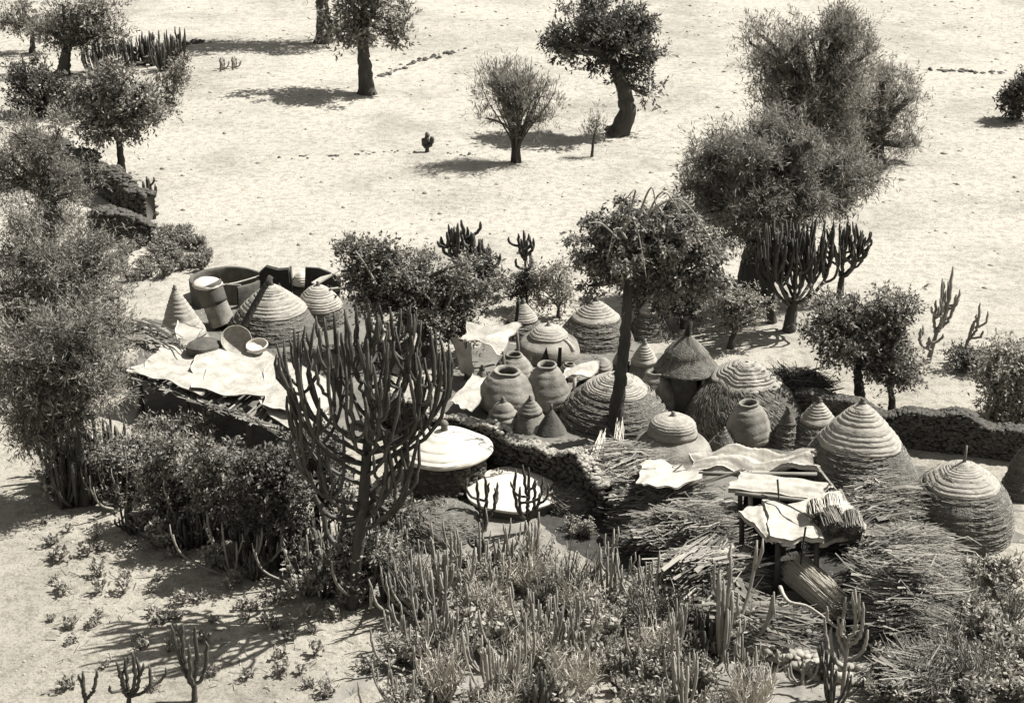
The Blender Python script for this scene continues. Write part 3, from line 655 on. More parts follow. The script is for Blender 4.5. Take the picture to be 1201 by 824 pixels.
stone_wall('stone_wall', 'dark field wall running diagonally behind the round headed tree at upper left', [(62, 186), (95, 205), (130, 232), (160, 252), (178, 258)], [1.0, 1.2, 1.3, 1.3, 1.0], .6, 1500, top='stone', size=(.08, .16))
stone_wall('stone_wall', 'short dark field wall below the long diagonal one at left', [(112, 282), (145, 287), (178, 284)], [1.2, 1.3, .9], .7, 700, top='stone', size=(.08, .16))
stone_wall('stone_wall', 'low tumbled row of pale stones at the foot of the dark shelter', [(870, 752), (920, 775), (965, 790), (1010, 795)], [.25, .3, .25, .2], .5, 160, mater='palestone', top='palestone', size=(.08, .18))

# ------------------------------------------------------------------ brushwood
def brush(name, label, a, b, width, h, n=700, L=1.2, mater='stick', rad=.011, dir_jit=.35, cross=0.0, cat='brushwood', base=0.0, core=True, dirv=None):
    """heap from ground pixel a to b (its axis); sticks follow dirv (world xy) or the axis"""
    A = G(*a); B = G(*b); ax = B-A; La = np.linalg.norm(ax); d = ax/La; nr = np.array([-d[1], d[0], 0])
    c = (A+B)/2; th = thing(name, label, cat, c)
    n = int(n*1.9)
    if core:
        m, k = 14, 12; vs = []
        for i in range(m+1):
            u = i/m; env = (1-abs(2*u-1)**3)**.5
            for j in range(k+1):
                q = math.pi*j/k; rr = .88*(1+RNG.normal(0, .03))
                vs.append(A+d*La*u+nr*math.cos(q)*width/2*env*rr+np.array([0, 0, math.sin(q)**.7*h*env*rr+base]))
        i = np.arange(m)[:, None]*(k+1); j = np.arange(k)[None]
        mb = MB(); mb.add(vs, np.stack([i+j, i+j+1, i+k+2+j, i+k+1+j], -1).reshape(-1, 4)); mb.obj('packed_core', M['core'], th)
    u = RNG.uniform(0.02, .98, n); env = np.sqrt(np.clip(1-np.abs(2*u-1)**3, 0.05, 1)); q = RNG.uniform(0, math.pi, n); lay = RNG.uniform(.85, 1.05, n)
    P = A+(d*La)[None]*u[:, None]+nr[None]*(np.cos(q)*width/2*env*lay)[:, None]; P[:, 2] = base+np.sin(q)**.7*h*env*lay
    dd = np.array([dirv[0], dirv[1], 0.]) if dirv is not None else d
    dd = dd/np.linalg.norm(dd)
    nb = max(6, n//70); bi = RNG.integers(0, nb, n); inb = RNG.uniform(0, 1, n) < .65
    bu = np.array([P[RNG.integers(0, n)] for _ in range(nb)]); bd = RNG.normal(0, dir_jit, (nb, 3))*[1, 1, .35]
    P = np.where(inb[:, None], bu[bi]+RNG.normal(0, 1, (n, 3))*[.22, .13, .09]+[0, 0, .05], P)
    D = unit(dd[None]+np.where(inb[:, None], bd[bi]+RNG.normal(0, .1, (n, 3)), RNG.normal(0, dir_jit, (n, 3))*[1, 1, .5])); T = D*(L*RNG.uniform(.3, .7, n))[:, None]
    P0 = P-T; P1 = P+T; P0[:, 2] = np.maximum(P0[:, 2], .0); P1[:, 2] = np.maximum(P1[:, 2], .0)
    mb = MB(); sticks(mb, P0, P1, rad*np.exp(RNG.normal(-.1, .6, n)), .06); mb.obj('loose_sticks', M[mater], th, smooth=False)
    return th
brush('brushwood_heap', 'grey brushwood stacked at the end of the curved stone wall', (694, 580), (762, 576), 1.9, 1.25, 1200, .8, dirv=(1, .3))
brush('brushwood_heap', 'long twig pile in front of the small white mat', (735, 615), (815, 608), 2.0, 1.25, 1700, .9, dirv=(1, .3))
brush('brushwood_heap', 'dark twig pile bulging over the hollow left of the shelter', (765, 655), (850, 640), 1.8, 1.15, 1700, .9, dirv=(1, .2))
brush('brushwood_heap', 'stacked logs and branches left of the dark shelter opening', (795, 702), (865, 690), 1.5, 1.0, 1000, 1.1, rad=.022, dirv=(1, .3), dir_jit=.25)
brush('brushwood_heap', 'lowest pile of branches beneath the straw bundle', (835, 742), (915, 748), 1.5, .6, 800, 1.5, rad=.02, dirv=(1, -.15))
brush('brushwood_heap', 'thick layered brush fence between the largest cone hut and the mats', (1018, 650), (1042, 612), 1.7, 1.45, 2000, .85, dirv=(1, .1), dir_jit=.3)
brush('brushwood_heap', 'rounded brush wall right of the dark shelter, straw topped', (1050, 772), (1064, 672), 1.9, 2.0, 2400, .8, dirv=(1, -.1), dir_jit=.35)
brush('brushwood_heap', 'small tangle of dry roots near the lower right corner', (1035, 815), (1110, 805), 1.5, .7, 700, .9, dir_jit=1.2)
brush('shade_heap', 'dark brush standing in for tree shade behind the wall beside the small pointed hut', (905, 470), (965, 478), 2.0, .9, 700, 1.0, 'darkstick_and_shade', dir_jit=1.)  # dark heap added where tree shade falls, shade put into its colour
def bundle(name, label, a, b, r, m='palestraw', n=500, z=(.4, .4), rad=.012):
    A = G(*a, z[0]); B = G(*b, z[1]); D = unit(B-A); th_ = RNG.uniform(0, 6.283, n); rr = r*np.sqrt(RNG.uniform(.3, 1, n))
    n1 = unit(np.cross(D, [0, 0, 1.])); n2 = np.cross(n1, D); o1 = n1*(np.cos(th_)*rr)[:, None]+n2*(np.sin(th_)*rr)[:, None]
    mb = MB(); sticks(mb, B+o1*.75+RNG.normal(0, .05, (n, 3)), A+o1*1.15+D*RNG.normal(0, .15, n)[:, None], rad, .02)
    tag(mb.obj(name, M[m], loc=(A+B)/2, smooth=False), label, 'straw')
bundle('straw_bundle', 'bright tapered bundle of straw below the dark shelter opening', (935, 668), (985, 712), .38, n=700, z=(.7, .5))
bundle('straw_wisp', 'pale upright straw sheaf before the large dome hut', (726, 500), (725, 520), .09, n=46, z=(1.2, .9))
bundle('straw_wisp', 'pale leaning straw sheaf left of the upright one', (706, 512), (697, 540), .10, n=56, z=(1.4, 1.1))
bundle('log', 'long bare branch reaching over the twig piles by the long mat', (822, 566), (872, 552), .07, 'palewood', 7, (1.6, 1.7), .03)

# ------------------------------------------------------------------ mats over the shelter
Zs = 1.75
sheet('reed_mat', 'long wavy reed mat nearest the tall ringed jar, topmost of the white mats', 'mat', [(812, 528), (955, 530), (956, 550), (812, 549)], [1.7, 1.75, 1.6, 1.55], 90, 24, wav=.13, thick=.14, ribs=6, mater='reed', seed=21, ribamp=.03, edge=.03, freq=1.6)
sheet('reed_mat', 'smooth white reed mat roofing the slot behind the ribbed mats', 'mat', [(868, 552), (976, 566), (960, 584), (855, 572)], [1.75, 1.7, 1.55, 1.6], 50, 20, wav=.03, thick=.13, ribs=3, mater='reed', seed=22, edge=.03)
sheet('reed_mat', 'ribbed white mat sloping at the right of the shelter roof', 'mat', [(985, 574), (1004, 602), (938, 612), (915, 592)], [1.8, 1.65, 1.7, 1.7], 40, 24, wav=.03, thick=.13, ribs=7, mater='reed', seed=23, ribdir=0, edge=.02, ribamp=.04)
sheet('reed_mat', 'ribbed white mat over the left of the shelter roof', 'mat', [(895, 586), (950, 602), (965, 632), (905, 630), ], [1.8, 1.8, 1.75, 1.75], 40, 24, wav=.04, thick=.13, ribs=7, mater='reed', seed=24, edge=.03)
sheet('reed_mat', 'ribbed white mat at the outer left corner of the shelter roof', 'mat', [(867, 597), (905, 588), (918, 632), (900, 630)], [1.72, 1.72, 1.7, 1.68], 30, 24, wav=.03, thick=.13, ribs=5, mater='reed', seed=25, edge=.03)
sheet('reed_mat', 'plain white mat under the clay pots at the right of the shelter roof', 'mat', [(960, 598), (1006, 602), (1020, 626), (955, 634)], [1.62, 1.6, 1.58, 1.6], 40, 24, wav=.03, thick=.13, ribs=4, mater='reed', seed=26, edge=.03)
sheet('reed_mat', 'small frayed pale mat on the brushwood left of the long mat', 'mat', [(748, 542), (800, 542), (828, 562), (752, 574)], [1.5, 1.5, 1.45, 1.55], 40, 24, wav=.05, thick=.04, ribs=3, mater='reed', seed=27, edge=.05)
def roll(label, cx, cy, w, z, L, m_='straw', ang=0.):
    p = G(cx, cy, z); r = w/2/S(p); d = unit(np.array([math.sin(ang), 1., .10])); q = p+d*L
    th = thing('straw_roll', label, 'straw roll', p); mb = MB(); tube(mb, [p, (p+q)/2, q], [r*.86, r*.95, r*.8], 14, noise=.03); mb.obj('rolled_core', M['thatch' if m_ == 'straw' else 'core'], th)
    n = 260; a = RNG.uniform(0, 6.283, n); s1 = np.array([d[1], -d[0], 0]); s2 = np.cross(s1, d); rr = r*RNG.uniform(.6, 1.02, n)
    o = s1*(np.cos(a)*rr)[:, None]+s2*(np.sin(a)*rr)[:, None]; mb = MB(); sticks(mb, p-d*.05+o+RNG.normal(0, .02, (n, 3)), q+o*.95+RNG.normal(0, .03, (n, 3)), .011, .01); mb.obj('straw_cover', M[m_], th, smooth=False)
roll('pale straw roll at the left of four rolls lying on the mats', 960, 607, 22, 1.95, .6, 'palestraw')
roll('pale straw roll at the back of four rolls lying on the mats', 977, 600, 22, 2.0, .6, 'palestraw', .1)
roll('dark ended straw roll at the front of four rolls lying on the mats', 979, 620, 24, 1.92, .7, 'straw', -.1)
roll('dark ended straw roll at the right of four rolls lying on the mats', 1002, 623, 24, 1.92, .7, 'straw', .05)
# shelter frame
c = G(955, 650); th = thing('shelter_frame', 'post frame of the dark open shelter under the white mats', 'shelter', c)
for (x, y, z, m_) in ((912, 634, 1.6, 'bark'), (1006, 632, 1.5, 'bark'), (958, 636, 1.6, 'bark'), (880, 577, 1.5, 'palewood'), (868, 575, 1.5, 'bark'), (985, 588, 1.5, 'bark'), (940, 584, 1.5, 'bark'), (870, 600, 1.6, 'bark')):
    t_ = G(x, y, z); mb = MB(); tube(mb, [[t_[0], t_[1], 0], [t_[0]+.04, t_[1], z*.5], t_], [.08, .07, .06], 8, noise=.05); mb.obj('post', M[m_], th)
for (a, b_) in (((908, 620), (1004, 618)), ((862, 578), (972, 590)), ((820, 555), (958, 556)), ((872, 600), (912, 636)), ((985, 575), (1012, 634))):
    mb = MB(); tube(mb, smooth_path([G(*a, 1.52), G(*b_, 1.52)], 6), .06, 7, noise=.06); mb.obj('beam', M['stick'], th)
# back wall of shelter, near black: the opening's shade is painted in
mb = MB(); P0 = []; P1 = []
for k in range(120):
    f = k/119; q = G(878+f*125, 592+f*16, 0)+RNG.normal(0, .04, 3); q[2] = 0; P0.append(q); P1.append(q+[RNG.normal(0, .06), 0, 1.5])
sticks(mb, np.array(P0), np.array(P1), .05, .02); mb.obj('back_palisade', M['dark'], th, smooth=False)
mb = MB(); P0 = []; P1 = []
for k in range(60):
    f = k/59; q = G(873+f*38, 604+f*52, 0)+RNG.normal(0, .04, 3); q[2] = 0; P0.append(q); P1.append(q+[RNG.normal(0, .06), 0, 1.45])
sticks(mb, np.array(P0), np.array(P1), .05, .02); mb.obj('side_palisade', M['dark'], th, smooth=False)  # near black too, painting the same shade at the side
for a, b_, z0, z1, lab in (((945, 618), (938, 668), 2.3, .8, 'thin dark rod leaning out of the mats over the shelter mouth'), ((912, 562), (914, 592), 2.4, 1.7, 'thin dark rod rising between the smooth and ribbed mats'),
                           ((958, 545), (982, 575), 1.8, 1.7, 'pale pole slanting down from the end of the long mat'), ((893, 580), (960, 612), 1.95, 1.95, 'thin rod laid across the ribbed mats')):
    mb = MB(); sticks(mb, G(*a, z0), G(*b_, z1), .03, .01); tag(mb.obj('rod', M['palewood' if 'pale' in lab else 'dark'], loc=G(*b_, z1), smooth=False), lab, 'rod')
# bare branches around the straw bundle
for pts, r_, lab in (([(915, 688), (925, 705), (950, 712), (985, 738)], .05, 'forked bare pale branch lying below the straw bundle'),
                     ([(830, 595), (860, 588), (875, 600)], .05, 'bent bare branch sticking out beside the ribbed mats'),
                     ([(1038, 710), (1048, 728), (1064, 732)], .035, 'curved pale root at the mouth of the lower hollow'),
                     ([(1042, 690), (1058, 715), (1064, 728)], .03, 'slim pale stick hanging on the rounded brush wall')):
    P = smooth_path([G(x, y, .9) for x, y in pts], 14); mb = MB(); tube(mb, P, np.linspace(r_, r_*.5, 14), 7, noise=.08)
    tag(mb.obj('bare_branch', M['palewood'], loc=P[0]), lab, 'branch')

# ------------------------------------------------------------------ trees
def tree(name, label, cat, base, trunk, rad, blobs, clumps=40, per=60, csd=.28, leaf=(.16, .07), lm='leaf', bm='bark', twigs=True, droop=0.0, up=0.0, group=None, limb=.35, depth=.8, shell=.55):
    B = GG(*base); Y = B[1]; th = thing(name, label, cat, B, group); s = S(B)
    P = np.array([B-[0, 0, .1]]+[U(x, y, Y) for x, y in trunk]); n = max(10, 5*len(P)); P = smooth_path(P, n)
    P[1:, :] += RNG.normal(0, rad*.06, P[1:].shape)
    t = np.linspace(0, 1, n); rr = rad*(1-.45*t)*(1+.5*np.exp(-t*10))
    mb = MB(); tube(mb, P, rr, 12, noise=.05); top = P[-1]
    lmb = MB(); CC = []
    ext = []; gr = random.Random(int(base[0]*13+base[1]))
    for bl in blobs:
        bx, by, rx, ry = bl[:4]; d0 = bl[4] if len(bl) > 4 else 0.
        ext.append((bx, by, rx*.86, ry*.86, d0))
        if rx > 17:
            for _ in range(4):
                a = gr.uniform(0, 6.28); f = gr.uniform(.28, .48); q = gr.uniform(.75, 1.05)
                ext.append((bx+math.cos(a)*rx*q, by+math.sin(a)*ry*q, rx*f, ry*f, d0+gr.uniform(-.8, .8)*rx/S(B)))
    for (bx, by, rx, ry, *dy) in ext:
        dy = dy[0] if dy else 0.
        c = U(bx, by, Y+dy); sx = rx/S(c); sz = ry/S(c)/.92; sy = sx*depth
        lb = bez(top, top+(c-top)*[.2, .2, .6], c-(c-top)*[.3, .3, .1], c, 9)
        tube(mb, lb, np.linspace(rad*limb*1.2, rad*limb*.35, 9), 7, noise=.05)
        k = max(4, int(clumps*(rx*ry)/900.)) if clumps > 0 else -clumps
        D = unit(RNG.normal(0, 1, (k, 3))); q = RNG.uniform(shell, 1.0, k)[:, None]
        q = q*RNG.uniform(.82, 1.18, (k, 1))
        C = c + D*q*np.array([sx, sy, sz])*(1+.22*np.sin(D[:, :1]*5+D[:, 2:]*4+bx))
        w_ = 5.5/max(sx, .8); fld = np.sin(C[:, 0]*w_+bx)+np.sin(C[:, 1]*w_*1.1+by)+np.sin(C[:, 2]*w_*1.2+bx)
        kp = fld > -.75
        if kp.sum() > 3: C, D = C[kp], D[kp]; k = len(C)
        C[:, 2] = np.maximum(C[:, 2], B[2]+.15)
        if twigs:
            m_ = min(k, 60)
            for i in range(m_):
                st = lb[random.randint(4, 8)]; e = C[i]
                tube(mb, bez(st, st+(e-st)*[.4, .4, .5], e-(e-st)*.2, e, 5), np.linspace(max(.012, rad*limb*.22), .008, 5), 4)
        CC.append((C, D))
    mb.obj('trunk', M[bm], th)
    for C, D in CC:
        k = len(C); ns = 7; sid = RNG.integers(0, ns, (k, per)); SD = unit(D[:, None]*.6+RNG.normal(0, .75, (k, ns, 3))+[0, 0, .25])*RNG.uniform(.5, 1.3, (k, ns, 1))
        SDl = np.take_along_axis(SD, sid[..., None], 1)
        off = SDl*(RNG.uniform(0, 1, (k, per, 1))**.8)*csd*2.3*RNG.uniform(.6, 1.4, (k, 1, 1)) + RNG.normal(0, csd*.16, (k, per, 3))
        if droop: off[..., 2] = -np.abs(off[..., 2])*droop*1.5-RNG.uniform(0, .15, off[..., 2].shape); off[..., :2] *= .7
        L = (C[:, None]+off).reshape(-1, 3); dv = unit(SDl.reshape(-1, 3))*.7
        dv[:, 2] += up - droop*1.0
        L[:, 2] = np.maximum(L[:, 2], B[2]+.03)
        leaves(lmb, L, leaf[0], leaf[1], dv, .9)
    lmb.obj('crown', M[lm], th, smooth=False)
    return th
FE = dict(leaf=(.26, .06), lm='leaf_f', per=90, csd=.30)
tree('tree', 'tree with straight trunk and side limb at top left of centre', 'tree', (430, 110), [(428, 80), (426, 55), (430, 30)], .42, [(440, 15, 45, 32), (405, 35, 26, 16), (462, 38, 14, 20), (425, -15, 50, 28)], clumps=30, per=60, csd=.4, leaf=(.3, .12), lm='leaf')
tree('tree', 'tree showing only its thick trunk at the top edge of the picture', 'tree', (380, 50), [(379, 25), (378, 0), (378, -30)], .5, [(365, -85, 70, 40), (420, -70, 45, 30), (330, -75, 40, 30)], clumps=30, per=60, csd=.5, leaf=(.3, .12))
tree('tree', 'large umbrella tree with curved thick trunk at top centre', 'tree', (722, 158), [(735, 135), (733, 110), (724, 85), (716, 65)], .48, [(702, 45, 44, 18), (745, 42, 26, 20), (668, 50, 22, 14), (722, 80, 24, 14), (765, 70, 14, 10), (715, 25, 45, 18), (758, 112, 10, 7)], clumps=46, per=70, csd=.33, leaf=(.28, .10), lm='leaf_d')
tree('bush_tree', 'vase shaped many stemmed bush in the middle of the pale field', 'bush', (605, 190), [(605, 178), (605, 160)], .22, [(605, 125, 40, 32), (585, 110, 24, 26), (632, 112, 28, 28), (605, 95, 36, 20)], clumps=60, per=40, csd=.3, leaf=(.26, .035), lm='leaf_f', up=.9, shell=.2)
mb = MB()
B = GG(605, 190)
th = [o for o in bpy.data.objects if o.name.startswith('bush_tree')][0]
for k in range(34):
    a = random.uniform(0, 6.28); e = B+np.array([math.cos(a)*random.uniform(.3, 2.0), math.sin(a)*random.uniform(.3, 1.5), random.uniform(3, 5)])
    tube(mb, bez(B+RNG.normal(0, .12, 3)*[1, 1, 0], B+[0, 0, 1.5], e-[0, 0, 1.2], e, 8), np.linspace(.06, .01, 8), 5)
mb.obj('stems', M['bark'], th)
tree('sapling', 'thin twiggy sapling left of the umbrella tree trunk', 'sapling', (694, 184), [(696, 165), (699, 150)], .07, [(700, 140, 12, 14), (698, 155, 10, 12)], clumps=-26, per=16, csd=.2, leaf=(.2, .04), lm='leaf_f', up=.8, shell=.1)

tree('large_tree', 'large spreading feathery tree with massive dark trunk behind the compound', 'tree', (884, 348), [(886, 320), (888, 295), (890, 270)], .68,
     [(870, 215, 58, 50), (930, 205, 55, 50), (905, 175, 50, 30), (850, 245, 45, 35), (930, 240, 50, 28, -.5), (985, 225, 40, 18), (895, 225, 60, 45, -1), (845, 200, 36, 26), (1000, 205, 22, 14)], clumps=34, per=120, csd=.34, leaf=(.24, .04), lm='leaf_f', limb=.4, shell=.35)
tree('large_tree', 'tall airy feathery tree rising behind the massive trunked tree', 'tree', (962, 240), [(960, 215), (958, 190), (955, 165)], .45,
     [(950, 125, 50, 46), (930, 80, 46, 34), (985, 75, 38, 40), (900, 62, 26, 24), (965, 45, 38, 26), (985, 120, 34, 40), (960, 170, 46, 32), (1000, 38, 20, 18), (915, 130, 20, 26), (890, 40, 12, 12)], clumps=28, per=100, csd=.38, leaf=(.28, .04), lm='leaf_f', up=.3, shell=.25)
tree('large_tree', 'rounded feathery tree at the right of the tall airy tree', 'tree', (1030, 192), [(1030, 180), (1032, 165)], .35,
     [(1030, 130, 40, 34), (1056, 105, 28, 20), (1010, 155, 36, 30), (1034, 165, 32, 24), (1005, 185, 30, 20)], clumps=30, per=100, csd=.36, leaf=(.28, .04), lm='leaf_f', up=.3, shell=.3)
# drooping tree in the centre
tree('drooping_tree', 'dark trunked tree with drooping leafy crown in the middle of the huts', 'tree', (721, 512), [(722, 496), (724, 470), (728, 445), (731, 415), (734, 380), (736, 350), (738, 320)], .23,
     [(765, 255, 48, 26), (725, 262, 36, 24), (700, 280, 24, 26), (800, 280, 38, 28), (832, 300, 18, 26), (745, 285, 40, 24, -.5), (780, 305, 36, 24), (688, 305, 14, 22), (722, 305, 18, 22), (812, 325, 22, 16), (788, 240, 30, 14), (690, 335, 8, 12), (775, 335, 22, 12), (835, 330, 12, 14)],
     clumps=36, per=60, csd=.24, leaf=(.16, .07), lm='leaf', droop=.6, limb=.5)
th = [o for o in bpy.data.objects if o.name.startswith('drooping_tree')][0]; B = np.array(th.location)
mb = MB()
for (a, m_, e) in (((755, 265), (780, 225), (818, 290)), ((750, 250), (765, 220), (772, 275)), ((735, 260), (745, 222), (722, 250)), ((730, 270), (745, 262), (758, 325)), ((760, 250), (800, 235), (845, 300)), ((735, 280), (722, 268), (712, 305)), ((725, 280), (705, 262), (690, 262))):
    Yo = B[1]-1.6; P = smooth_path([U(*a, Yo), U(*m_, Yo-.1), U(*e, Yo-.3)], 12); mb = MB(); tube(mb, P, np.linspace(.035, .012, 12), 6); mb.obj('bare_bough', M['palebark'], th)
tree('bush', 'dense dark bush under the right side of the drooping crown', 'bush', (800, 385), [(800, 372)], .1, [(785, 348, 36, 22), (815, 350, 30, 24), (760, 345, 20, 16)], clumps=60, per=50, csd=.2, leaf=(.15, .06), lm='leaf_d')
tree('small_tree', 'small pale leafy tree with forked dark stem on the sunny bank', 'tree', (857, 408), [(858, 400), (862, 390)], .14, [(850, 362, 20, 16), (875, 360, 20, 16), (862, 350, 20, 10), (845, 378, 12, 9), (886, 374, 11, 9)], clumps=90, per=46, csd=.16, leaf=(.12, .055), lm='leaf_l', bm='bark')
tree('small_tree', 'bushy tree rising from the back right wall, left of the pair', 'tree', (1010, 478), [(1009, 470), (1008, 455), (1005, 430)], .22, [(985, 385, 38, 26), (1000, 400, 36, 26), (965, 395, 24, 16), (1012, 420, 22, 18), (985, 365, 26, 12)], clumps=52, per=60, csd=.22, leaf=(.15, .07), lm='leaf')
tree('small_tree', 'bushy tree rising from the back right wall, right of the pair', 'tree', (1047, 482), [(1046, 472), (1045, 460), (1040, 430)], .13, [(1040, 400, 26, 30), (1050, 365, 20, 20), (1060, 430, 18, 18), (1030, 375, 18, 18), (1040, 432, 26, 18)], clumps=52, per=60, csd=.22, leaf=(.15, .07), lm='leaf')
# leafy fig-like tree behind the candelabra
tree('leafy_tree', 'wide leafy tree with pale twisted boughs left of the canopy hide', 'tree', (500, 415), [(498, 395), (488, 370), (480, 355)], .25,
     [(430, 310, 30, 22), (470, 320, 40, 20), (520, 325, 42, 20), (480, 350, 50, 24), (540, 355, 40, 24), (430, 345, 34, 24), (560, 335, 24, 18), (500, 380, 36, 16, -.6), (415, 290, 18, 10), (455, 300, 24, 10), (545, 385, 22, 16, -.6)], clumps=60, per=46, csd=.2, leaf=(.14, .075), lm='leaf', limb=.4)
th = [o for o in bpy.data.objects if o.name.startswith('leafy_tree')][0]; B = np.array(th.location); mb = MB()
for pts in ([(495, 370), (520, 372), (530, 350), (532, 345)], [(440, 340), (428, 318), (415, 300)], [(505, 385), (512, 370), (498, 352), (488, 345)], [(545, 330), (548, 318), (542, 308)]):
    P = smooth_path([U(x, y, B[1]-1.3) for x, y in pts], 12); mb = MB(); P[:, 1] += .5; tube(mb, P, np.linspace(.045, .02, 12), 7, noise=.05); mb.obj('bare_bough', M['palebark'], th)
tree('bush', 'leafy bush left of the drooping tree behind the jars', 'bush', (655, 372), [(655, 362)], .09, [(650, 335, 26, 18), (668, 345, 16, 14), (632, 345, 16, 14)], clumps=80, per=50, csd=.18, leaf=(.13, .06), lm='leaf_l')
tree('bush', 'dark bush at the foot of the thin candelabra behind the jars', 'bush', (618, 362), [(618, 352)], .09, [(615, 332, 20, 14), (628, 338, 16, 14)], clumps=90, per=50, csd=.16, leaf=(.13, .06), lm='leaf_d')
tree('bush', 'dark bush hugging the base of the double candelabra', 'bush', (568, 352), [(568, 345)], .09, [(560, 325, 26, 16), (580, 320, 16, 18)], clumps=80, per=50, csd=.18, leaf=(.14, .06), lm='leaf_d')
# right side
tree('bush', 'dark rounded bush on the slope at the right edge of the field', 'bush', (1132, 432), [(1132, 425)], .08, [(1130, 420, 20, 12)], clumps=160, per=50, csd=.16, leaf=(.13, .05), lm='leaf_d')
tree('bush', 'pale sprawling bush at the right edge above the wall', 'bush', (1165, 490), [(1165, 475)], .1, [(1165, 455, 30, 26), (1190, 470, 28, 30), (1180, 430, 24, 20), (1205, 440, 20, 26)], clumps=60, per=50, csd=.25, leaf=(.15, .06), lm='leaf_l')
tree('bush', 'dark bush half cut off at the upper right edge', 'bush', (1195, 140), [(1195, 130)], .1, [(1192, 120, 14, 12), (1200, 105, 14, 14)], clumps=-50, per=60, csd=.3, leaf=(.25, .1), lm='leaf_d')
# top left
tree('tree', 'dark tree with stout split trunk at the upper left, left of the cactus row', 'tree', (74, 88), [(76, 70), (80, 55)], .40, [(90, 35, 34, 22), (70, 30, 26, 16), (115, 38, 22, 16), (100, 15, 34, 18), (60, 50, 14, 12)], clumps=50, per=60, csd=.36, leaf=(.25, .08), lm='leaf')
tree('tree', 'small round headed tree on a bare stem at left, over the dark bank', 'tree', (142, 207), [(142, 190), (140, 170), (135, 150)], .2, [(135, 125, 44, 24), (105, 130, 30, 26), (165, 120, 26, 22), (130, 100, 36, 16), (115, 150, 26, 14), (155, 148, 20, 12)], clumps=46, per=60, csd=.3, leaf=(.22, .10), lm='leaf')
tree('bush', 'rounded bush right of the round headed tree at upper left', 'bush', (203, 122), [(203, 112)], .12, [(208, 88, 14, 18), (196, 105, 14, 18), (214, 75, 8, 8)], clumps=150, per=46, csd=.25, leaf=(.2, .08), lm='leaf_f')
tree('bush', 'dark low bush left of the round headed tree', 'bush', (55, 135), [(55, 128)], .14, [(50, 110, 30, 20), (75, 118, 20, 14), (35, 90, 20, 16)], clumps=80, per=60, csd=.3, leaf=(.22, .09), lm='leaf_d')
tree('tree', 'pale crowned tree at the extreme top left corner', 'tree', (38, 62), [(38, 50), (38, 38)], .2, [(38, 28, 26, 14), (20, 22, 20, 14)], clumps=80, per=50, csd=.3, leaf=(.25, .08), lm='leaf_f')
FT = dict(clumps=26, per=100, csd=.34, leaf=(.20, .035), lm='leaf_f', shell=.2, depth=.7)
tree('feathery_tree', 'feathery grey tree at the left edge, uppermost of three', 'tree', (55, 300), [(55, 270), (56, 240)], .25, [(55, 200, 50, 38), (66, 238, 26, 24), (45, 160, 34, 26), (15, 210, 40, 50), (50, 262, 34, 28)], **FT)
tree('feathery_tree', 'feathery grey tree at the left edge, middle of three', 'tree', (62, 440), [(62, 400), (64, 370)], .28, [(75, 310, 46, 38), (60, 350, 50, 40), (110, 335, 32, 26), (25, 310, 40, 56), (105, 375, 42, 30), (120, 300, 20, 14), (60, 390, 50, 26), (20, 380, 36, 40), (130, 390, 22, 16)], **FT)
tree('feathery_tree', 'feathery grey tree at the left edge with dark stems, lowest of three', 'tree', (100, 590), [(97, 560), (92, 520), (95, 480)], .17, [(85, 435, 50, 44), (112, 462, 36, 32), (60, 480, 38, 30), (90, 405, 50, 28), (25, 440, 40, 60), (65, 455, 40, 50), (35, 500, 22, 22)], **FT)

# ------------------------------------------------------------------ succulents
def column_path(p0, tip, out=.5, n=12):
    p0 = np.array(p0, float); tip = np.array(tip, float); h = tip[2]-p0[2]
    k1 = p0+np.array([(tip[0]-p0[0])*.75, (tip[1]-p0[1])*.75, h*.18]); k2 = np.array([tip[0], tip[1], p0[2]+h*.35])
    P = bez(p0, k1, k2, tip, n); L = h*.05
    P[1:-1] += (np.sin(np.linspace(0, 3.1, n))[:, None]*RNG.normal(0, 1, 3)*L*1.0 + RNG.normal(0, .014, (n, 3)))[1:-1]*[1, 1, .2]
    return P
def candelabra(name, label, base, trunk_px, trunk_r, tips, arm_r=.09, subs=(2, 4), mater='cactus', group=None, subh=(.6, 1.3), th=None):
    B = GG(*base); Y = B[1]; th = thing(name, label, 'cactus', B, group)
    P = smooth_path(np.array([B-[0, 0, .1]]+[U(x, y, Y) for x, y in trunk_px]), 24)
    mb = MB(); tube(mb, P, np.linspace(trunk_r, trunk_r*.55, 24), 10, noise=.05); mb.obj('trunk', M['bark' if mater == 'cactus' else 'palebark'], th)
    mb = MB()
    for (px, py, dy, f) in tips:                          # tip pixel, depth offset, where along the trunk it leaves
        st = P[int(f*23)]; tip = U(px, py, Y+dy)
        Q = column_path(st, tip, n=16); rr = np.full(16, arm_r); rr[0] = arm_r*1.15; rr[-1] = arm_r*.45; rr[-2] = arm_r*.85
        tube(mb, Q, rr*RNG.uniform(.93, 1.07, 16), 10, star=.38)
        for _ in range(random.randint(*subs)):
            k = random.randint(6, 11); s0 = Q[k]; a = random.uniform(0, 6.28); d = random.uniform(.15, .6)
            L = min(tip[2]-s0[2], 99)*random.uniform(.55, 1.0); L = max(L, .35)
            e = s0+np.array([math.cos(a)*d, math.sin(a)*d, L]); q = column_path(s0, e, n=9); rr = np.full(9, arm_r*.85); rr[-1] *= .45
            tube(mb, q, rr, 10, star=.38)
    mb.obj('arms', M[mater], th); return th
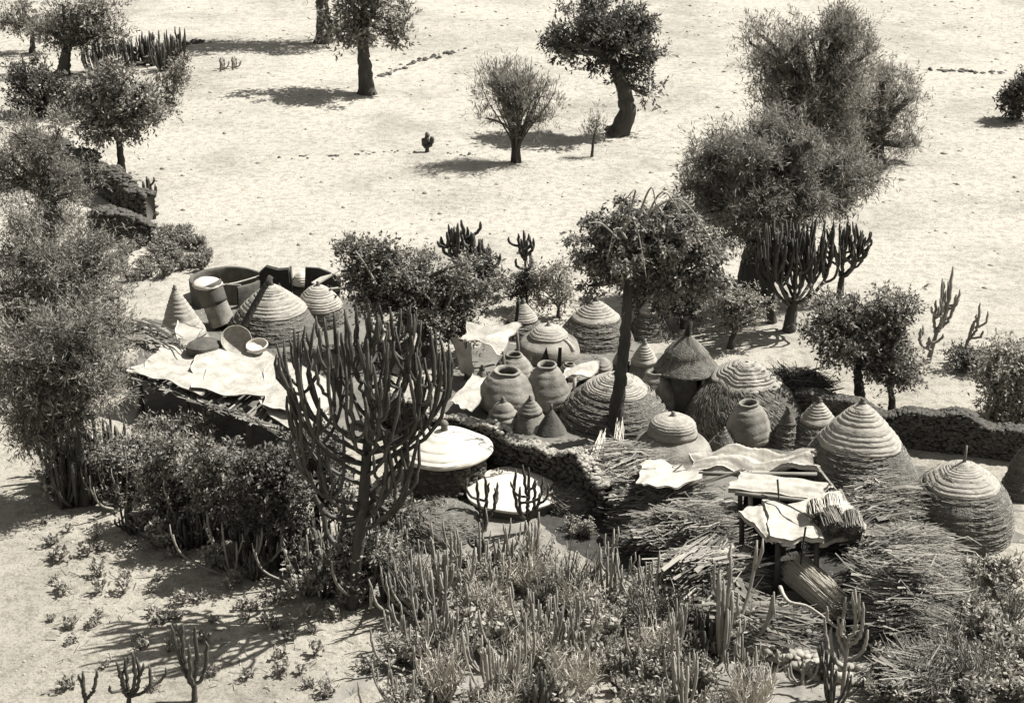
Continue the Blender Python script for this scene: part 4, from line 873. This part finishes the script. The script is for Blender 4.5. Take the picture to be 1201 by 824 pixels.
tips = [(324, 402, -.2, .62), (333, 398, .4, .66), (345, 385, -.3, .7), (358, 382, .5, .72), (369, 378, 0, .75), (380, 372, -.6, .8), (392, 366, .5, .85), (404, 362, -.3, .9), (418, 358, .2, .97),
        (432, 356, -.5, 1), (445, 358, .4, 1), (457, 360, -.2, .95), (470, 362, .5, .9), (482, 368, -.4, .86), (494, 376, .3, .8), (505, 384, -.1, .76), (515, 392, .5, .72), (526, 402, -.2, .68),
        (350, 420, -1.0, .66), (385, 408, -1.2, .75), (420, 398, -1.3, .85), (455, 402, -1.2, .8), (490, 418, -1.0, .72), (518, 425, -.6, .66), (400, 390, 1.1, .8), (440, 385, 1.2, .9), (475, 395, 1.1, .8), (412, 440, -1.4, .7), (447, 445, -1.4, .72), (340, 440, .3, .58), (470, 455, -.8, .62), (452, 500, -.5, .42), (478, 488, .2, .45), (492, 505, -.3, .38), (372, 515, -.6, .45), (352, 470, -.9, .52), (500, 440, .4, .55)]
candelabra('candelabra_cactus', 'tallest candelabra tree cactus with many upturned arms in the left foreground', (412, 712), [(418, 660), (424, 610), (428, 560), (432, 500), (432, 430)], .17, tips, .05, (2, 4))
candelabra('candelabra_cactus', 'slender pale candelabra beside the foot of the tallest cactus', (392, 700), [(398, 650), (405, 600)], .09, [(370, 580, 0, .9), (440, 570, -.3, .9), (455, 540, .2, .8), (475, 520, 0, .7), (380, 600, .3, .6), (420, 590, -.4, 1)], .07, (0, 2))
candelabra('candelabra_cactus', 'dark candelabra with broad fan of stems right of the massive tree trunk', (925, 388), [(928, 370), (932, 350)], .26, [(890, 270, .4, .7), (898, 262, -.3, .7), (908, 258, .3, .8), (918, 262, -.4, .9), (928, 256, .2, 1), (938, 258, -.2, 1), (948, 262, .4, .9), (958, 255, 0, .9), (968, 258, .4, .8), (978, 262, -.3, .8), (912, 285, -.8, .7), (935, 280, -.8, .9), (955, 290, -.7, .8)], .058, (5, 8))
candelabra('candelabra_cactus', 'dark candelabra cluster at the right side of the broad fan', (985, 352), [(986, 335), (988, 322)], .16, [(975, 268, 0, .8), (985, 262, .3, .9), (995, 258, -.2, 1), (1004, 262, .2, .9), (1012, 270, 0, .8), (1000, 285, -.5, .9)], .055, (5, 7))
candelabra('candelabra_cactus', 'pale stemmed candelabra just right of the massive dark trunk', (905, 378), [(905, 350), (904, 330)], .2, [(895, 300, 0, .9), (905, 290, -.3, 1), (915, 300, .2, .9), (900, 282, .4, 1)], .09, (2, 3), 'cactus')
candelabra('candelabra_cactus', 'compact dark candelabra standing above the leafy tree, left of its twin', (540, 335), [(540, 322), (541, 310)], .13, [(524, 272, 0, .8), (530, 268, .2, .9), (537, 262, -.2, 1), (541, 258, 0, 1), (548, 266, .2, .9), (556, 274, 0, .8), (562, 280, -.2, .7)], .075, (2, 4))
candelabra('candelabra_cactus', 'lower dark candelabra to the right of the compact one', (568, 338), [(568, 325)], .11, [(560, 290, 0, .9), (566, 280, .2, 1), (573, 286, 0, .9)], .07, (2, 3))
candelabra('candelabra_cactus', 'thin candelabra with tufted top behind the pale cone roof', (616, 345), [(616, 325), (616, 305)], .07, [(608, 274, 0, 1), (614, 270, .2, 1), (620, 274, 0, 1), (624, 300, 0, .6), (611, 280, -.2, 1)], .06, (1, 2))
candelabra('candelabra_cactus', 'sparse bare candelabra with tall forked stems on the right slope', (1088, 425), [(1094, 405), (1100, 385)], .1, [(1118, 312, 0, 1), (1112, 330, .2, 1), (1098, 352, 0, .8), (1103, 350, -.2, .9), (1080, 385, 0, .4), (1122, 345, .2, .9), (1090, 395, -.3, .4)], .055, (1, 2), 'cactus_l')
candelabra('candelabra_cactus', 'slanting thin cactus stem at the right edge of the slope', (1128, 420), [(1134, 400)], .06, [(1150, 355, 0, 1), (1146, 368, .2, 1), (1140, 380, -.1, .8)], .05, (0, 1), 'cactus_l')
candelabra('candelabra_cactus', 'tiny dark cactus alone in the middle of the pale field', (501, 178), [(501, 170)], .12, [(497, 162, 0, .8), (501, 155, 0, 1), (506, 160, 0, .9)], .12, (0, 1))
candelabra('candelabra_cactus', 'five armed cactus at the bottom edge, left of centre', (228, 822), [(228, 812), (228, 800)], .08, [(200, 732, 0, .7), (214, 732, .2, 1), (222, 755, -.2, .9), (229, 735, 0, 1), (241, 752, .1, .8)], .048, (0, 0))
candelabra('candelabra_cactus', 'three stemmed cactus at the bottom left corner', (100, 826), [(100, 818)], .06, [(92, 790, 0, .7), (97, 786, 0, 1), (113, 784, .1, .9)], .042, (0, 0))
candelabra('candelabra_cactus', 'bushy cactus at the bottom edge beside the five armed one', (150, 826), [(152, 812)], .07, [(136, 775, 0, .8), (146, 770, .1, 1), (155, 764, -.1, 1), (160, 770, 0, .9), (175, 780, 0, .8), (144, 790, -.2, .8)], .042, (0, 1))
candelabra('candelabra_cactus', 'small many fingered cactus in front of the flat white lid, left of two', (568, 622), [(568, 606)], .08, [(559, 560, 0, .8), (568, 558, 0, 1), (574, 566, .1, 1), (580, 572, 0, .8)], .045, (0, 1))
candelabra('candelabra_cactus', 'taller many fingered cactus in front of the flat white lid, right of two', (618, 624), [(618, 606)], .09, [(605, 550, 0, .8), (613, 545, .1, 1), (620, 548, -.1, 1), (628, 562, 0, .9), (637, 560, .1, .8), (610, 570, -.3, .9)], .045, (0, 1))

# protos of low plants, copied over the foreground
def stem_clump(n, h, spread, r, mater, star=.3, lean=.3, base_r=.12):
    th = thing('stem_cactus', 'x', 'cactus', (0, -60, 0)); mb = MB()
    for _ in range(n):
        a = random.uniform(0, 6.28); q = random.uniform(0, 1); p = np.array([math.cos(a), math.sin(a), 0])*base_r*q
        e = np.array([math.cos(a)*spread*q, math.sin(a)*spread*q, h*random.uniform(.55, 1)])
        P = bez(p, p+(e-p)*[.7, .7, .3], e-[0, 0, h*.4], e, 9); rr = np.full(9, r*random.uniform(.8, 1.15)); rr[-1] *= .5
        tube(mb, P, rr, 8, star=star, noise=.03)
        if random.random() < .6:
            k = random.randint(3, 6); a2 = a+random.gauss(0, 1); d = random.uniform(.08, .2); e2 = P[k]+[math.cos(a2)*d, math.sin(a2)*d, h*random.uniform(.25, .45)]
            tube(mb, column_path(P[k], e2, n=6), [r*.8]*5+[r*.4], 8, star=star)
    v = MB(); v.v = [a+np.array([0, -60, 0]) for a in mb.v]; v.l = mb.l; v.n = mb.n; v.c = mb.c
    v.obj('stems', M[mater], th); return th
def herb(n, h, spread, leaf, mater, nl=14):
    th = thing('leafy_plant', 'x', 'plant', (0, -60, 0)); mb = MB(); lm = MB()
    for _ in range(n):
        a = random.uniform(0, 6.28); q = math.sqrt(random.random()); e = np.array([math.cos(a)*spread*q, math.sin(a)*spread*q, h*random.uniform(.5, 1)])
        P = bez(np.zeros(3), e*[.4, .4, .4], e*[.9, .9, .7], e, 7); tube(mb, P, np.linspace(.018, .008, 7), 4)
        k = RNG.uniform(.35, 1, nl); C = np.stack([np.interp(k, np.linspace(0, 1, 7), P[:, i]) for i in range(3)], -1)+RNG.normal(0, .03, (nl, 3))
        leaves(lm, C, leaf[0], leaf[1], np.array([[0, 0, .4]]), 1.)
    for m_ in (mb, lm): m_.v = [x+np.array([0, -60, 0]) for x in m_.v]
    mb.obj('stems', M['stick'], th); lm.obj('foliage', M[mater], th, smooth=False); return th
def dryshrub(n, h, spread, mater='stick'):
    th = thing('twiggy_shrub', 'x', 'shrub', (0, -60, 0)); mb = MB()
    a = RNG.uniform(0, 6.28, n); q = np.sqrt(RNG.uniform(0, 1, n)); E = np.stack([np.cos(a)*q*spread, np.sin(a)*q*spread, h*RNG.uniform(.5, 1, n)], -1)
    P0 = RNG.normal(0, .06, (n, 3))*[1, 1, 0]; sticks(mb, P0, E, .014, .05)
    k = n*3; i = RNG.integers(0, n, k); f = RNG.uniform(.4, .9, k)[:, None]; S0 = P0[i]*(1-f)+E[i]*f; sticks(mb, S0, S0+RNG.normal(0, .12, (k, 3))+[0, 0, .18], .008, .05)
    mb.v = [x+np.array([0, -60, 0]) for x in mb.v]; mb.obj('twigs', M[mater], th, smooth=False); return th
protos = []
def proto(o): protos.append(o); return o
SC = [proto(stem_clump(9, 1.3, .55, .045, 'cactus')), proto(stem_clump(7, 1.0, .4, .05, 'cactus')), proto(stem_clump(12, 1.5, .8, .035, 'cactus_l')), proto(stem_clump(6, .8, .5, .04, 'cactus_l')), proto(stem_clump(8, 1.5, 1.3, .03, 'cactus_l'))]
HB = [proto(herb(22, .9, .55, (.14, .06), 'leaf_l', 18)), proto(herb(18, .7, .5, (.16, .08), 'leaf_l', 16)), proto(herb(20, .8, .5, (.15, .07), 'leaf', 18)), proto(herb(40, .8, .7, (.10, .05), 'leaf_l', 20))]
DS = [proto(dryshrub(40, 1.3, .7)), proto(dryshrub(34, 1.0, .6)), proto(dryshrub(60, 1.1, .6, 'palestraw'))]
WD = [proto(herb(7, .34, .22, (.13, .07), 'leaf_l', 7)), proto(herb(9, .28, .25, (.12, .06), 'leaf', 7))]
def spread(poly, n, kinds, seed, labels, group, sc=(.8, 1.25)):
    g = random.Random(seed)
    for (x, y) in scatter(poly, n, seed):
        k = g.randrange(len(kinds)); o, li = kinds[k]
        copy_tree(o, GG(x, y), g.uniform(0, 6.28), g.uniform(*sc), labels[li], group[li])
lab = dict(s='dark fleshy stemmed cactus clump in the thicket at bottom centre', p='pale thin stemmed cactus clump in the thicket at bottom centre', h='pale leafy herb among the cactus stems at bottom centre', d='dry twiggy shrub tangled in the thicket at bottom centre')
grp = dict(s='dark cactus clumps in the front thicket', p='pale cactus clumps in the front thicket', h='leafy herbs in the front thicket', d='dry shrubs in the front thicket')
K = [(DS[2], 'd'), (DS[2], 'd'), (HB[1], 'h'), (SC[1], 's'), (SC[2], 'p'), (SC[3], 'p'), (SC[4], 'p'), (HB[0], 'h'), (HB[1], 'h'), (HB[0], 'h'), (HB[3], 'h'), (DS[0], 'd'), (DS[1], 'd')]
spread([(455, 690), (560, 668), (690, 662), (770, 715), (830, 760), (880, 800), (900, 850), (470, 850), (460, 740)], 118, K, 5, lab, grp)
lab2 = {k: v.replace('the thicket at bottom centre', 'the patch left of the straw mound').replace('cactus stems at bottom centre', 'cactus stems left of the straw mound') for k, v in lab.items()}
grp2 = {k: v.replace('front thicket', 'patch left of the straw mound') for k, v in grp.items()}
spread([(370, 665), (455, 640), (490, 672), (470, 715), (380, 712)], 20, [(SC[0], 's'), (SC[1], 's'), (SC[1], 's'), (HB[1], 'h')], 6, lab2, grp2)
lab3 = dict(s='dark fingered cactus clump between stones at the lower right', p='pale fingered cactus clump between stones at the lower right', h='broad leafed plant on the bank at the lower right', d='dry shrub on the bank at the lower right')
grp3 = dict(s='dark clumps at the lower right', p='pale clumps at the lower right', h='leafy plants at the lower right', d='dry shrubs at the lower right')
spread([(800, 700), (850, 715), (900, 760), (1000, 800), (1010, 835), (810, 835)], 20, [(SC[0], 's'), (SC[1], 's'), (SC[3], 'p'), (HB[2], 'h')], 7, lab3, grp3, (.6, 1.1))
spread([(1075, 660), (1190, 665), (1210, 835), (1020, 835), (1060, 780), (1105, 720)], 60, [(HB[1], 'h'), (HB[2], 'h'), (DS[1], 'd'), (HB[0], 'h')], 8, lab3, grp3, (.7, 1.2))
lab4 = dict(h='broad leafed plant in the shaded hollow behind the storehouse'); grp4 = dict(h='leafy plants behind the storehouse')
spread([(575, 566), (640, 585), (700, 640), (672, 650), (660, 610), (600, 578), (570, 575)], 13, [(HB[1], 'h'), (HB[2], 'h')], 9, lab4, grp4, (.5, .8))
lab5 = dict(h='small weed with its dark shadow on the bare foreground ground'); grp5 = dict(h='weeds on the bare foreground ground')
spread([(42, 600), (200, 620), (330, 700), (440, 710), (430, 815), (60, 815)], 70, [(WD[0], 'h'), (WD[1], 'h')], 10, lab5, grp5, (.6, 1.3))
lab6 = dict(h='low crop plant in the plot above the left yard'); grp6 = dict(h='crop plants in the plot above the left yard')
spread([(140, 275), (215, 272), (245, 300), (240, 322), (180, 335), (150, 330), (125, 300)], 62, [(HB[2], 'h')], 11, lab6, grp6, (.55, .85))
# cactus row at upper left
for k in range(15):
    x = 112+k*7+random.uniform(-2, 2); copy_tree(SC[k % 2], GG(x, 88+random.uniform(-6, 6)-k*.9), random.uniform(0, 6.28), random.uniform(1.2, 1.9), 'upright cactus in the row at the upper left', 'cactuses in the upper left row')
for x, y in ((258, 82), (272, 80)): copy_tree(SC[3], GG(x, y), 1, 1.2, 'thin lone cactus on the pale slope right of the cactus row', 'thin cactuses on the slope')
copy_tree(SC[1], GG(174, 238), 0, 1.2, 'small upright cactus at the end of the dark bank at left')
candelabra('candelabra_cactus', 'slim forked cactus rising in front of the dark shelter mouth', (988, 818), [(990, 790), (995, 750)], .06, [(1003, 690, 0, 1), (992, 700, .1, .9), (1012, 706, -.1, .9), (975, 735, 0, .6), (1018, 738, 0, .7), (984, 722, .1, .8)], .045, (0, 2), 'cactus_l')
copy_tree(SC[2], GG(845, 770), 1, 1.6, 'tall pale stemmed cactus left of the straw bundle')
# left thicket: cactus stems under leafy shrubs
lab7 = dict(s='dark stemmed cactus under the feathery tree at left', h='leafy plant under the feathery tree at left'); grp7 = dict(s='dark cactuses under the feathery tree', h='leafy plants under the feathery tree')
spread([(50, 560), (150, 540), (190, 560), (180, 590), (60, 600)], 26, [(SC[0], 's'), (SC[1], 's'), (HB[1], 'h')], 12, lab7, grp7, (1.0, 1.5))
SH = dict(clumps=44, per=60, csd=.19, leaf=(.14, .06), lm='leaf', bm='bark')
for base, blobs, lb_ in (((205, 618), [(208, 545, 30, 30), (190, 570, 24, 24), (225, 565, 22, 22)], 'leafy dark shrub leftmost of the row before the hides'),
                         ((255, 640), [(260, 548, 28, 30), (240, 575, 24, 24), (280, 585, 24, 24)], 'leafy dark shrub second from left before the hides'),
                         ((318, 668), [(310, 562, 32, 32), (335, 590, 28, 28), (300, 598, 28, 24), (335, 550, 22, 18)], 'tall dense dark shrub in the middle before the hides'),
                         ((372, 640), [(370, 540, 30, 30), (385, 570, 28, 26), (355, 560, 20, 20)], 'dark shrub under the arms of the tallest cactus'),
                         ((180, 520), [(190, 506, 22, 12), (225, 512, 24, 14)], 'low leafy shrub under the left tip of the platform')):
    tree('leafy_shrub', lb_, 'shrub', base, [(base[0], base[1]-25), (blobs[0][0], blobs[0][1]+25)], .1, blobs, **dict(SH, lm='leaf_d' if 'dense' in lb_ or 'under the arms' in lb_ else 'leaf'))
lab8 = dict(s='dark cactus stem clump under the leafy shrubs before the hides'); grp8 = dict(s='cactus clumps under the shrubs')
spread([(180, 590), (260, 600), (380, 650), (400, 700), (300, 690), (200, 640)], 30, [(SC[0], 's'), (SC[1], 's')], 13, lab8, grp8, (.75, 1.15))
lab9 = dict(s='dark fleshy stalks in the band of scrub before the bare foreground', h='leafy plant in the band of scrub before the bare foreground', d='dry bush in the band of scrub before the bare foreground')
grp9 = dict(s='stalks in the left scrub band', h='leafy plants in the left scrub band', d='dry bushes in the left scrub band')
spread([(55, 575), (160, 560), (250, 610), (380, 650), (450, 660), (440, 715), (340, 705), (240, 665), (120, 612)], 56, [(SC[1], 's'), (SC[4], 's'), (HB[0], 'h'), (HB[1], 'h'), (HB[2], 'h'), (HB[2], 'h'), (DS[1], 'd')], 21, lab9, grp9, (.7, 1.35))
tree('leafy_shrub', 'leafy shrub hiding the foot of the tallest cactus', 'shrub', (425, 700), [(425, 685)], .06, [(405, 650, 20, 18), (440, 640, 18, 18)], **dict(SH, clumps=50))
tree('leafy_shrub', 'leafy shrub filling the gap under the slender pale candelabra', 'shrub', (465, 640), [(465, 630)], .06, [(462, 600, 20, 18), (445, 615, 16, 14)], **dict(SH, clumps=50))
tree('leafy_shrub', 'leafy shrub at the left end of the row before the hides', 'shrub', (150, 585), [(150, 570)], .07, [(150, 535, 24, 24), (130, 550, 18, 18)], **dict(SH, clumps=40))
for p in protos:
    for ch in list(p.children): bpy.data.objects.remove(ch)
    bpy.data.objects.remove(p)
